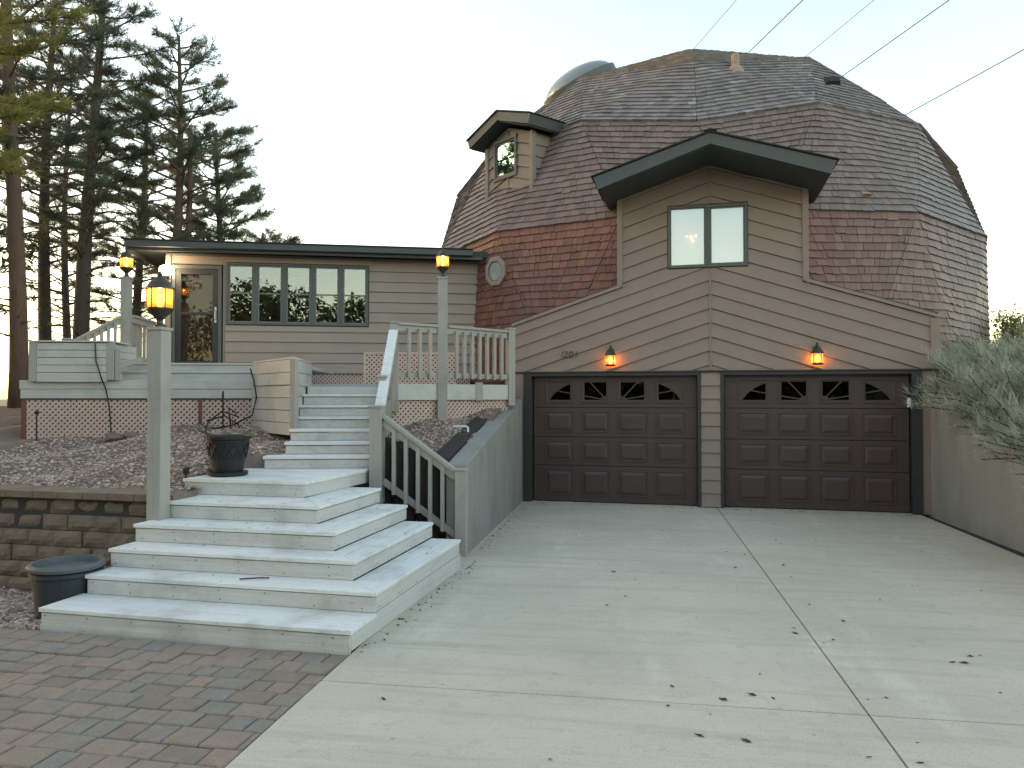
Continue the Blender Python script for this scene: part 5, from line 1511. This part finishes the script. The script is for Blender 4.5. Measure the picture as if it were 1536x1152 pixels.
hedge = thing('hedge', 'unseen hedge added behind the viewer to block the bright horizon in reflections', 'hedge', (0, -22, -.3))  # added out of view so garage panes reflect less bright horizon
mb = MB()
for i in range(24):
    x = -48 + 4 * i; mb.tube([(x, -22 + random.uniform(-.2, .2), -.4), (x + random.uniform(-.2, .2), -22, 1.6)], [.06, .03], 5)
mb.build('stems', M_bark, hedge)
n_ = 26000
P_ = np.stack([rng.uniform(-50, 50, n_), -22 + rng.normal(size=n_) * .55, -.3 + rng.uniform(0, 1, n_) ** .8 * 3.4], 1)
P_[:, 2] += .35 * np.sin(P_[:, 0] * .9) + .2 * np.sin(P_[:, 0] * 2.3)
a_ = rng.normal(size=(n_, 3)); a_ /= np.linalg.norm(a_, axis=1)[:, None]; b_ = np.cross(a_, rng.normal(size=(n_, 3))); b_ /= np.linalg.norm(b_, axis=1)[:, None]
V = np.stack([P_ - a_ * .34, P_ + b_ * .2, P_ + a_ * .34, P_ - b_ * .2], 1).reshape(-1, 3)
soup(V, np.arange(len(V)).reshape(-1, 4), 'foliage', M_treeleaf, hedge)

# ------------------------------------------------------------------ right hand shrubs
root = thing('juniper_shrub', 'feathery grey-green juniper spilling over the concrete wall by the garage', 'shrub', (7.0, 10, 1.2))
rg = random.Random(5); cen = []; dirs = []; limbs = MB()
for i in range(820):
    y = rg.uniform(5.5, 11.9); wx = 6.26 + (y - 11.5) * .15
    x = wx + .15 + .45 * smooth(9.8, 11.2, y) + abs(rg.gauss(.5, .8))
    zb = hill_right(x, y)
    p = Vector((x, y, zb)); a = math.pi + rg.uniform(-1.1, 1.1)
    l = rg.uniform(.55, 1.25); up = rg.uniform(.3, 2.2)
    if y > 10.9: l *= .8
    d = Vector((math.cos(a) * .9, math.sin(a) * .7 - .25, up)).normalized()
    tip = p + d * l + Vector((-.12, -.05, -.10))
    mid = p + d * l * .55 + Vector((0, 0, .07))
    limbs.tube([p, mid, tip], [.016, .011, .004], 4)
    if i % 9 == 0: limbs.tube([p, mid + Vector((rg.uniform(-.2, .2), 0, .1)), tip + Vector((rg.uniform(-.3, .1), rg.uniform(-.2, .2), rg.uniform(0, .25)))], [.016, .01, .003], 4)
    for j in range(9):
        t = .25 + .75 * j / 8; q = p.lerp(mid, t * 2) if t < .5 else mid.lerp(tip, t * 2 - 1)
        cen.append(tuple(q)); dirs.append(tuple((d + Vector((rg.uniform(-.6, .6), rg.uniform(-.6, .6), rg.uniform(-.2, .4)))).normalized()))
limbs.build('stems', M_bark, root)
V, T = blades(np.array(cen), np.array(dirs), 13, .17, .010, .34); soup(V, T, 'foliage', M_juniper, root)
def bush(x, y, z, h, rad, label, n, m, seed):
    rg = random.Random(seed); root = thing('leafy_bush', label, 'bush', (x, y, z), 'bushes beyond the right wall')
    mb = MB(); Vs = []
    for k in range(26):
        a = rg.uniform(0, 6.28); r_ = rad * rg.uniform(.2, 1.); e = Vector((x + r_ * math.cos(a), y + r_ * math.sin(a), z + h * rg.uniform(.55, 1.05)))
        mb.tube([(x + rg.uniform(-.2, .2), y, z), tuple(Vector((x, y, z)).lerp(e, .5) + Vector((0, 0, .2))), tuple(e)], [.02, .013, .004], 4)
        for j in range(n):
            q = Vector((x, y, z)).lerp(e, rg.uniform(.3, 1.0)); Vs.append(leafcloud(tuple(q), (.16, .16, .16), 12, .035))
    mb.build('stems', M_bark, root); V = np.concatenate(Vs); soup(V, np.arange(len(V)).reshape(-1, 4), 'foliage', m, root)
bush(9.95, 14.6, 1.2, 2.2, .75, 'backlit yellow-green bush rising beside the dome wall', 34, M_bushleaf, 31)
bush(13.1, 19.5, 1.0, 2.6, 1.3, 'paler backlit bush farther behind the juniper', 34, M_bushleaf, 32)
bush(8.6, 12.4, 1.3, 1.3, .7, 'dark leafy bush tucked between juniper and dome wall', 30, M_juniper, 33)

# ------------------------------------------------------------------ overhead wires
wd = Vector((-.158, .987, 0))
for i, ((px, py), z) in enumerate((((1105, 0), 12.0), ((1205, 0), 11.4), ((1312, 0), 11.4), ((1425, 0), 10.6), ((1536, 75), 9.6))):
    d_ = ray_px(px, py); t = (z - 1.75) / d_.z; p = Vector((0, 0, 1.75)) + d_ * t
    mb = MB(); pts = [p + wd * s_ + Vector((0, 0, .00012 * (s_ - 10) ** 2)) for s_ in (-40, -20, -8, 0, 6, 12, 20, 30, 45, 60)]
    mb.tube(pts, .008 if i in (0, 2) else .013, 5)
    tag(mb.build('power_line', M_wire), ['thin overhead cable passing closest to the dome ridge peak', 'overhead cable crossing the sky above the vent pipe', 'faint thin overhead cable meeting the right end of the dome ridge', 'overhead cable meeting the dome hip at its small roof vent', 'lowest overhead cable meeting the lower right dome hip'][i], 'cable', 'overhead cables')
